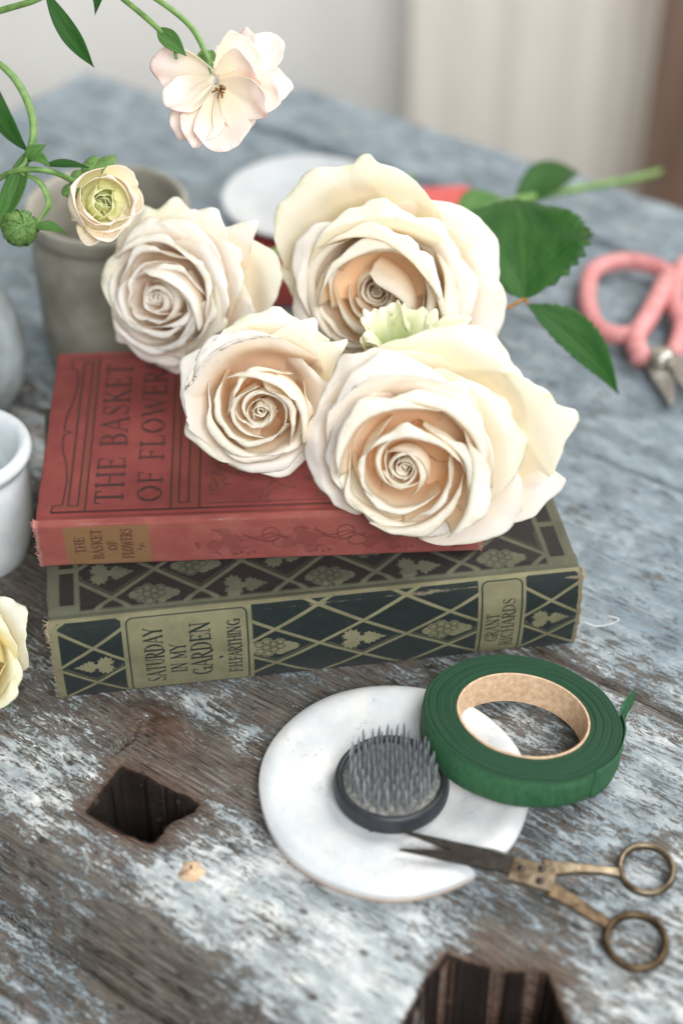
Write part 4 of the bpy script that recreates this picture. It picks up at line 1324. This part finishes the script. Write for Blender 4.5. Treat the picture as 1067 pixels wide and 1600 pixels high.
# tip x, tip y, depth shift, width, normal (right, up, toward camera), bulge, back
for i, (bx, by, tx, ty, dz, wd, nn, bg_, bk) in enumerate((
        (335, 118, 228, 104, .7, 1.75, (-.1, -.5, 1), .10, .12),
        (334, 128, 254, 158, .1, 1.60, (-.3, .2, 1), .16, .10),
        (334, 130, 272, 214, .6, 1.75, (-.1, .3, 1), .12, .10),
        (338, 135, 300, 222, -.2, 1.60, (0, .3, 1), .14, .15),
        (342, 140, 352, 232, -.5, 2.00, (.1, .4, 1), .16, .12),
        (345, 142, 374, 218, .2, 1.40, (.3, .3, 1), .12, .10),
        (345, 140, 398, 196, .6, 1.60, (.4, .2, 1), .10, .12),
        (340, 130, 412, 176, -.9, 1.50, (.2, -.7, .8), .20, .10),
        (340, 126, 436, 160, .1, 1.90, (.0, -.5, 1), .14, .05),
        (340, 122, 460, 138, .9, 1.60, (.0, -.3, 1), .10, .05),
        (338, 120, 442, 66, .9, 1.80, (-.4, .3, 1), .12, -.05),
        (336, 118, 388, 50, 1.2, 1.70, (-.5, .2, 1), .12, -.05),
        (338, 116, 408, 88, .0, 2.40, (.2, -.3, 1), .22, .10),
        (338, 122, 400, 122, -.8, 2.00, (.1, -.7, .9), .26, .12))):
    nv_ = nn[0] * RT + nn[1] * UP - nn[2] * FW
    fpetal(K(bx, by, .15), K(tx, ty, dz), wd, nv_, M['petal_pink'], fl, cup=.30, bulge=bg_, back=bk, seed=40 + i, ruf=.24)
for i in range(5):
    a = math.radians(60 + 62 * i)
    fpetal(K(322, 96, .7), K(322 + 18 * math.cos(a), 92 + 16 * math.sin(a), .9), .5, -FW, M['bud'], fl, seed=70 + i, nu=8, nv=8)
rs = np.random.RandomState(2)
parts = []
for i in range(18):
    a, r = rs.uniform(0, 6.28), rs.uniform(.05, .30)
    p0 = K(344, 140, -.1)
    p1 = p0 + RT * (r * math.cos(a) + .05) + UP * (r * math.sin(a) * .9 - .12) - FW * rs.uniform(.25, .45)
    parts.append(tube_vf([p0, (p0 + p1) / 2, p1, p1 - FW * .05], [.018, .018, .04, .02], 6))
V, F = join_vf(parts)
mk('stamens', V, F, M['stamen'], fl)

# spray with the half opened blossom and the hairy green bud
sp = empty('ranunculus_spray', VTOP - np.array([.4, 0, 5]))
tag(sp, 'green spray at the left with a half open blossom and a hairy green bud', 'flower spray', 'ranunculus sprays in the grey jar')
D1 = 56.0
Q = lambda x, y, dz=0: ptd(x, y, D1 + dz)
tube('stem', [VTOP - np.array([.4, 0, 5]), VTOP + np.array([0, -.6, 1.0]), Q(-70, 320, 3), Q(-10, 284, 1), Q(30, 266), Q(80, 268), Q(116, 284, .8), Q(136, 300, 1.4)],
     [.13, .13, .12, .11, .11, .10, .10, .12], M['stem'], sp, n=60)
tube('stem', [Q(-60, 70, 1), Q(0, 100), Q(36, 142), Q(53, 196), Q(44, 248), Q(30, 266)], [.08, .13, .15, .15, .13, .10], M['stem'], sp, n=40, flat=.7)
leafblade('leaf', Q(-30, 80, 1), Q(48, 238, -.2), .8, -FW + RT * .6, M['leaf'], sp, fold=.25, droop=-.20, peak=.5, nv=40)
leafblade('leaf', Q(42, 236), Q(-14, 372, -.4), .95, -FW - RT * .5, M['leaf_light'], sp, fold=.3, droop=-.08, nv=40)
leafblade('leaf', Q(40, 252), Q(72, 226), .55, -FW, M['leaf_light'], sp, fold=.3, nv=20)
leafblade('leaf', Q(44, 250), Q(80, 262, -.3), .55, -FW + UP, M['leaf_light'], sp, fold=.3, nv=20)
leafblade('leaf', Q(70, 258), Q(140, 262, .3), .36, -FW + UP * .5, M['leaf'], sp, fold=.3, droop=.08, nv=30)
tube('stem', [Q(34, 270), Q(62, 284), Q(77, 316), Q(66, 338), Q(58, 350)], [.10, .13, .13, .09, .05], M['stem'], sp, n=30, flat=.5)
leafblade('leaf', Q(52, 356), Q(106, 366, .2), .42, -FW + UP * .5, M['leaf_light'], sp, fold=.3, nv=24)
tube('stem', [Q(-40, 340, .5), Q(0, 345), Q(14, 352)], [.07, .06, .06], M['stem'], sp, n=10)
bd = mk('bud', *lathe_vf(Q(32, 356), smooth_prof([(.02, -.58), (.3, -.54), (.56, -.25), (.6, .05), (.45, .38), (.2, .52), (.02, .55)], 16), 20, frame_of((.4, -.1, 1))), M['bud'], sp)
rs = np.random.RandomState(8)
for i in range(6):
    a = i * 60 + 15
    petal('sepal', Q(32, 356), frame_of((.4, -.1, 1)), a, [(.05, -.62), (.5, -.45), (.66, .0), (.45, .45), (.1, .60)], .36, (.5, .55), M['bud'], bd, nu=9, nv=14, a=.6, p=1.5, seed=i, ruf=.08)
parts = []
for i in range(200):
    d = nrm(rs.normal(size=3))
    p0 = Q(32, 356) + d * .60
    parts.append(tube_vf([p0, p0 + d * .09 + rs.uniform(-.03, .03, 3)], [.012, .004], 4))
mk('hairs', *join_vf(parts), M['leaf_light'], bd)

B2 = Q(160, 318, .4)
fr2 = frame_of((.30, .0, 1.0))
fl2 = mk('blossom', *lathe_vf(B2, [(.02, -1.2), (.3, -1.1), (.4, -.9), (.02, -.8)], 14, fr2), M['bud'], sp)
ii = 0
for r0, n_, h, mt in ((.10, 2, .42, 'petal_lime'), (.26, 3, .46, 'petal_lime'), (.45, 3, .50, 'petal_lime'), (.76, 3, .62, 'petal_bloom'), (1.0, 3, .5, 'petal_bloom')):
    for k in range(n_):
        ii += 1
        az = 360 / n_ * k + ii * 31
        f_ = .02 + .22 * r0 ** 2
        petal('petal', B2, fr2, az, [(.08, -1.0), (r0 * 1.0, -.5), (r0 * 1.18, -.05), (r0 * (.9 if r0 < .5 else 1.02), h - .12), (r0 * (.7 if r0 < .5 else 1.0) + f_ * .5, h), (r0 * (.55 if r0 < .5 else 1.0) + f_, h - .02)], r0 * 1.3 + .15, (r0 * .9 + .06, r0 + .12),
              M[mt], fl2, nu=20, nv=20, a=.16, p=3, ruf=.05, roll=.08, spir=-.06, seed=300 + ii, thick=.02)
# petals hanging lower on the left
for i, (tx, ty, dz, wd, nn) in enumerate(((116, 345, .2, 1.2, (-.6, .1, 1)), (140, 382, .0, 1.4, (-.3, .3, 1)), (172, 378, -.2, 1.5, (0, .4, 1)), (222, 330, .3, 1.7, (.5, .2, 1)), (210, 270, .5, 1.5, (.5, -.2, 1)))):
    fpetal(Q(158, 308, .8), Q(tx, ty, dz), wd, nn[0] * RT + nn[1] * UP - nn[2] * FW, M['petal_bloom'], fl2, cup=.5, bulge=.18, seed=340 + i, ruf=.12)
for i, (tx, ty, dz, wd) in enumerate(((98, 305, .5, .7), (114, 268, 1.0, .7), (182, 243, 1.3, .7), (150, 242, 1.3, .7))):
    fpetal(Q(134, 288, 1.0), Q(tx, ty, dz), wd, -FW + UP * .4, M['bud'], fl2, cup=-.5, bulge=-.15, seed=360 + i, nu=10, nv=10)
# ------------------------------------------------------------------ plate, frog, tape, scissors
PC = pt(614, 1240, .0)
PR = 4.42


def plate():
    root = empty('ceramic_plate', PC)
    tag(root, 'small white unglazed ceramic plate with a wedge missing, under the pin frog', 'plate')
    c = PC[:2]
    A = pt(797, 1340, .45)[:2]; B = pt(742, 1366, .45)[:2]; Ap = pt(668, 1322, .45)[:2]
    mid = (A + B) / 2
    pole = Ap + (Ap - mid) / np.linalg.norm(Ap - mid) * 1.9
    aA = math.atan2(*(A - c)[::-1]); aB = math.atan2(*(B - c)[::-1]) + 2 * math.pi
    out = [c + PR * np.array([math.cos(t), math.sin(t)]) * (1 + .006 * math.sin(3 * t + 1) + .004 * math.sin(7 * t)) for t in np.linspace(aA, aB, 220)]
    for t in np.linspace(0, 1, 26)[1:]: out.append(out[219] * (1 - t) + Ap * t)
    for t in np.linspace(0, 1, 26)[1:-1]: out.append(Ap * (1 - t) + out[0] * t)
    out = np.array(out)

    def zt(p):     # upper surface by distance from the plate's middle
        r = math.hypot(p[0] - c[0], p[1] - c[1])
        return .34 + .20 * (1 / (1 + math.exp(-(r - 2.5) / .16))) + .15 * math.exp(-((r - 3.95) / .45) ** 2) - .05 * max(0, (r - 4.2) / .2)
    V, foot = [], []
    fs = [0.02, .15, .3, .42, .52, .6, .67, .73, .79, .84, .89, .93, .96, .98, .992]
    for f in fs:
        for p in out:
            q = pole + (p - pole) * f
            V.append((q[0], q[1], zt(q))); foot.append(0)
    low = ((1.0, -.05, 0), (1.003, -.15, .2), (.998, -.28, .8), (.985, -.42, 1), (.95, -9, 1), (.6, -9, 1), (.02, -9, 1))
    for f, dz, ft in low:
        for p in out:
            q = pole + (p - pole) * f
            V.append((q[0], q[1], max(.05, zt(pole + (p - pole) * .992) + dz))); foot.append(ft)
    mk('dish', V, grid_faces(len(out), len(fs) + len(low), True), M['plate'], root, attrs={'foot': foot})


plate()

FC = pt(611, 1236, .42)
frog = empty('pin_frog', FC)
tag(frog, 'round flower frog with upright steel pins in a black rubber cup, on the white plate', 'flower frog')
V, F = lathe_vf(FC, smooth_prof([(.02, .0), (1.5, .0), (1.80, .05), (1.88, .3), (1.84, .62), (1.76, .74), (1.66, .74), (1.60, .66), (1.58, .55), (.02, .5)], 40), 72)
mk('rubber_cup', V, F, M['rubber'], frog)
rs = np.random.RandomState(5)
nr, ns_ = 14, 72
V = [FC + np.array([0, 0, .62])]
for j in range(1, nr + 1):
    for k in range(ns_):
        r = 1.60 * j / nr; t = 2 * math.pi * k / ns_
        V.append(FC + np.array([r * math.cos(t), r * math.sin(t), .62 + .05 * vnoise(np.array(r * 4 * math.cos(t) + 20), np.array(r * 4 * math.sin(t) + 20), 3) + (.0 if r < 1.5 else -.08)]))
F = [(0, 1 + k, 1 + (k + 1) % ns_) for k in range(ns_)]
for j in range(nr - 1):
    for k in range(ns_):
        a, b = 1 + j * ns_ + k, 1 + j * ns_ + (k + 1) % ns_
        F.append((a, a + ns_, b + ns_, b))
mk('lead_base', V, F, M['lead'], frog)
pin0 = None
sx_, sy_ = .298, .268
cnt = 0
for j in range(-6, 7):
    for i in range(-6, 7):
        x, y = (i + .5 * (j % 2)) * sx_, j * sy_
        if math.hypot(x, y) > 1.46 or cnt >= 100: continue
        cnt += 1
        tilt = rs.uniform(-.03, .03, 2) + np.array([x, y]) * .035
        if pin0 is None:
            Vp, Fp = lathe_vf(np.zeros(3), [(.07, -.03), (.05, .05), (.046, .5), (.043, .94), (.026, 1.06), (.003, 1.18)], 8)
            pin0 = mk('pin', np.array(Vp), Fp, M['pin'], frog, local=True)
            o = pin0
        else:
            o = pin0.copy()
            SC.collection.objects.link(o)
            o.parent = frog
        o.location = Vector((x * CM, y * CM, .62 * CM))
        o.rotation_euler = (-tilt[1], tilt[0], rs.uniform(0, 6))
        s_ = rs.uniform(.93, 1.05)
        o.scale = (1, 1, s_)

# tape roll leaning on the plate's rim
TC = pt(813, 1137, 1.17)
tr = empty('florist_tape', TC)
tag(tr, 'roll of dark green florist tape with a cardboard core, leaning on the plate edge', 'tape roll')
ez = nrm([.10, .15, 1.0])
ex = nrm(np.array([1, 0, 0]) - ez * ez[0])
ey = np.cross(ez, ex)
fr_t = (ex, ey, ez)
RO, RI, HT = 3.32, 2.14, 1.15
prof = [(RI + .09, -HT / 2)]
for r in np.linspace(RI + .09, RO - .05, 14): prof.append((r, -HT / 2 + .01 * math.sin(r * 9)))
prof += [(RO, -HT / 2 + .08), (RO + .02, 0), (RO, HT / 2 - .08)]
rr_ = np.linspace(RO - .05, RI + .09, 40)
for r in rr_: prof.append((r, HT / 2 + .022 * math.sin(r * 21) + .016 * math.sin(r * 47)))
prof.append((RI + .09, -HT / 2))
seg = 140
V, ring, side = [], [], []
for r, z in prof:
    for k in range(seg):
        t = 2 * math.pi * k / seg
        # the last windings slipped: shallow steps towards the front
        sl = max(0, math.cos(t + 1.25)) ** 2
        zz = z
        if z > HT / 2 - .09: zz = z - .16 * sl * (.5 + .5 * math.floor((r - RI) * 4) / 4 - .35) + .012 * math.sin(t * 9 + r * 5)
        wob = 1 + .004 * math.sin(5 * t) + .003 * math.sin(11 * t + 2)
        V.append(TC + ex * r * wob * math.cos(t) + ey * r * wob * math.sin(t) + ez * zz)
        ring.append(r); side.append(1 if (r > RO - .06 and z < HT / 2 - .04) else 0)
mk('tape', V, grid_faces(seg, len(prof), True) if False else np.array([(j * seg + k, j * seg + (k + 1) % seg, (j + 1) * seg + (k + 1) % seg, (j + 1) * seg + k) for j in range(len(prof) - 1) for k in range(seg)]),
   M['tape'], tr, attrs={'ring': ring, 'side': side})
V, F = lathe_vf(TC, [(RI, -HT / 2), (RI + .08, -HT / 2), (RI + .08, HT / 2 + .02), (RI + .04, HT / 2 + .03), (RI, HT / 2 + .01), (RI, -HT / 2)], 120, fr_t)
bevel(mk('core', V, F, M['core_card'], tr), .015)
# loose torn end standing off the roll at the right
V, U = [], []
for j in range(26):
    t = j / 25
    th = math.radians(-52 + 62 * min(t / .75, 1))
    r = RO + .02 + .05 * t
    c = TC + ex * r * math.cos(th) + ey * r * math.sin(th)
    if t > .75:
        q = (t - .75) / .25
        c = c + (ey * .55 + ex * .45 + ez * .35) * q * 1.15
    for i in range(9):
        w_ = -1 + 2 * i / 8
        hw = HT / 2 * (1 if t < .86 else 1 - .6 * (t - .86) / .14)
        off = (.6 * ez * 0 + ez * w_ * hw)
        sh = ez * (.45 * max(0, t - .75) / .25)
        V.append(c + off + sh + ex * .06 * math.sin(w_ * 6 + t * 14) * t)
        U.append(0)
mk('loose_end', V, grid_faces(9, 26), M['tape'], tr, attrs={'ring': U, 'side': [1] * len(U)}, thick=.02)

# small antique scissors lying over the plate's edge
PV = pt(812, 1350, .62)
sc = empty('small_scissors', pt(835, 1370, .0))
tag(sc, 'small antique scissors with dark blades and worn brass rings, blades resting on the plate', 'scissors')
zup = np.array([0, 0, 1.])


def flat_shape(name, pts, thick, mat, parent, top=None, bev=.02):
    """outline given as 3-D points of its top edge (counter-clockwise or not), thickened downward"""
    P = np.array(pts, float)
    n = len(P)
    V = list(P) + list(P - zup * thick)
    F = [tuple(range(n)), tuple(range(2 * n - 1, n - 1, -1))] + [(i, n + i, n + (i + 1) % n, (i + 1) % n) for i in range(n)]
    o = mk(name, V, F, mat, parent, smooth=False)
    bevel(o, bev)
    return o


def ribbon(name, pts, widths, thick, mat, parent, bev=.02):
    P = catmull(pts, 24)
    W = np.interp(np.linspace(0, len(pts) - 1, 24), np.arange(len(pts)), widths)
    T = np.gradient(P, axis=0)
    S = np.cross(T, zup)
    S /= np.linalg.norm(S, axis=1)[:, None]
    L_ = [P[i] + S[i] * W[i] / 2 for i in range(24)] + [P[i] - S[i] * W[i] / 2 for i in range(23, -1, -1)]
    return flat_shape(name, L_, thick, mat, parent, bev=bev)


ribbon('blade', [pt(624, 1326, .86), pt(700, 1336, .92), pt(760, 1345, .96), pt(822, 1356, .98)], [.04, .40, .56, .78], .08, M['steel'], sc, .01)
ribbon('blade', [pt(628, 1297, .84), pt(700, 1319, .85), pt(760, 1336, .86), pt(822, 1362, .86)], [.04, .34, .50, .78], .08, M['steel'], sc, .01)
# pivot box, three rivets
ribbon('pivot_plate', [pt(797, 1355, 1.02), pt(835, 1365, 1.0), pt(866, 1375, .96)], [.92, .95, .95], .14, M['brass_bright'], sc, .03)
for x, y in ((814, 1357), (846, 1357), (843, 1376)):
    V, F = lathe_vf(pt(x, y, 1.0), [(.13, -.02), (.13, .02), (.08, .05), (.0, .055)], 14)
    mk('rivet', V, F, M['steel'], sc)
R1 = pt(1009, 1358, .30); R2 = pt(993, 1471, .24)
h1 = ribbon('handle', [pt(850, 1354, .94), pt(900, 1355, .80), pt(940, 1358, .55), pt(968, 1362, .42)], [.62, .36, .30, .34], .16, M['brass_bright'], sc, .04)
h2 = ribbon('handle', [pt(852, 1384, .82), pt(890, 1405, .60), pt(930, 1430, .42), pt(955, 1446, .34)], [.55, .50, .44, .36], .14, M['brass'], sc, .04)


def ringo(name, c, ra, rb, rt, mat, parent, rot=0, flat=1.0, tilt=(0, 0)):
    P = []
    for k in range(49):
        t = 2 * math.pi * k / 48
        x, y = ra * math.cos(t), rb * math.sin(t)
        x, y = x * math.cos(rot) - y * math.sin(rot), x * math.sin(rot) + y * math.cos(rot)
        P.append(np.array(c) + np.array([x, y, x * tilt[0] + y * tilt[1]]))
    V, F = tube_vf(P, rt, 14, False, flat, up=(0, 0, 1))
    return mk(name, V, F, mat, parent)


ringo('ring', R1, .82, .92, .115, M['brass_bright'], h1, -.3, 1.2)
ringo('ring', R2, .88, .96, .125, M['brass'], h2, -.3, 1.2)

# pink handled snips, blurred, on the back boards
PS = pt(1000, 520, 0)
ps = empty('pink_scissors', PS)
tag(ps, 'pink handled scissors lying blurred on the back boards at the right edge', 'scissors')
Kz = lambda x, y, z=.75: pt(x, y, z)


def loop3(name, pts, rt, parent, mat, close=True):
    P = catmull(pts + [pts[0]], 60) if close else catmull(pts, 40)
    V, F = tube_vf(P, rt, 14, not close, 1.0, up=(0, 0, 1))
    return mk(name, V, F, mat, parent)


loop3('handle', [Kz(916, 470), Kz(925, 425), Kz(970, 408), Kz(1020, 416), Kz(1046, 436), Kz(1020, 480), Kz(990, 520), Kz(955, 522), Kz(928, 505)], .42, ps, M['pink'])
loop3('handle', [Kz(1062, 420), Kz(1090, 400), Kz(1140, 410), Kz(1150, 460), Kz(1120, 500), Kz(1075, 510), Kz(1052, 470)], .42, ps, M['pink'])
loop3('grip', [Kz(1040, 440, .9), Kz(1015, 490, .9), Kz(992, 530, .85), Kz(1002, 562, .8)], .48, ps, M['pink'], False)
loop3('grip', [Kz(1066, 500, .7), Kz(1060, 530, .7), Kz(1050, 556, .7)], .42, ps, M['pink'], False)
V, F = lathe_vf(Kz(1030, 566, .6), [(.0, 0), (.55, 0), (.55, .5), (.4, .62), (.0, .64)], 20)
mk('pivot', V, F, M['blade'], ps)
ribbon('blade', [Kz(1010, 550, .7), Kz(1036, 590, .6), Kz(1048, 628, .5)], [.7, .9, .25], .25, M['blade'], ps)
ribbon('blade', [Kz(1045, 552, .9), Kz(1072, 590, .8), Kz(1098, 640, .6)], [.7, .8, .2], .2, M['blade'], ps)

# ------------------------------------------------------------------ jars and dishes at the back and left
def jar(name, label, cat, c, prof, mat, n=60, seg=96):
    P = smooth_prof(prof, n)
    V, F = lathe_vf(c, P, seg)
    o = mk(name, V, F, mat)
    tag(o, label, cat)
    return o


WJ = pt(-30, 862, 0); WJ[2] = .02
jar('white_jar', 'small white glazed pot with a thick rim at the left edge beside the books', 'jar', WJ,
    [(.02, 0), (1.6, 0), (1.85, .12), (2.15, 1.2), (2.32, 2.6), (2.28, 3.8), (2.2, 4.3), (2.42, 4.55), (2.58, 4.85), (2.5, 5.12), (2.25, 5.16), (2.05, 4.95), (1.95, 4.4), (2.05, 3), (1.95, 1), (1.2, .35), (.02, .3)], M['white_jar'])
jar('grey_jar', 'rounded blue grey stoneware jar at the left edge that holds the ranunculus sprays', 'jar', VASE + np.array([0, 0, .02]),
    [(.02, 0), (1.7, 0), (2.1, .2), (2.9, 1.4), (3.2, 2.9), (2.95, 4.6), (2.4, 5.8), (2.1, 6.5), (2.25, 7.1), (2.5, 7.4), (2.35, 7.5), (2.0, 7.2), (1.85, 6.4), (2.3, 5.2), (2.8, 3), (2.2, 1), (1.0, .4), (.02, .35)], M['blue_stone'])
BJ = np.array([-9.9, 11.2, .02])
jar('stoneware_jar', 'wide beige grey stoneware jar standing behind the left side of the books', 'jar', BJ,
    [(.02, 0), (2.7, 0), (3.05, .2), (3.25, 1.2), (3.3, 3.5), (3.3, 5.8), (3.15, 6.3), (3.1, 6.6), (3.4, 6.9), (3.5, 7.3), (3.4, 7.6), (3.15, 7.55), (3.0, 7.1), (2.95, 6), (2.95, 2), (2.5, .6), (.02, .5)], M['stone'])
DC = pt(480, 322, 2.6)
o = mk('small_book', *box_vf(-5.4, 6.2, -3.4, 3.6, 0.02, 2.1), M['coral'], smooth=False)
bevel(o, .15)
o.location = Vector((DC[0] + 2.6, DC[1] - 1.0, .02)) * CM
o.rotation_euler = (0, 0, math.radians(6))
tag(o, 'coral red book lying hidden behind the roses, under the white dish', 'book')
D_ = np.array([DC[0], DC[1], 2.16])
jar('white_dish', 'plain round white dish blurred behind the roses', 'dish', D_,
    [(.02, 0), (2.0, 0), (2.3, .1), (3.4, .5), (4.0, .85), (4.1, 1.0), (3.95, 1.02), (3.3, .75), (2.2, .35), (.02, .28)], M['china'])

# stray white thread on the boards right of the green book
o = tube('thread', [pt(912, 972, .35), pt(930, 978, .12), pt(950, 976, .06), pt(966, 968, .05), pt(948, 962, .05)], .022, M['thread'], None, 6, n=30)
tag(o, 'thin white thread curling on the bench by the right end of the green book', 'thread')

# filled peg hole in the bench
for x, y in ((300, 1361),):
    p = pt(x, y, 0 if x > 200 else -2.2)
    V, F = lathe_vf(p - np.array([0, 0, .12]), [(.42, 0), (.40, .1), (.25, .16), (.0, .17)], 16)
    V = [v + np.array([.06 * math.sin(i * 1.7), .06 * math.cos(i * 2.3), .03 * math.sin(i)]) for i, v in enumerate(V)]
    mk('plug', V, F, M['core_card'] if x > 200 else M['brass'], bench)
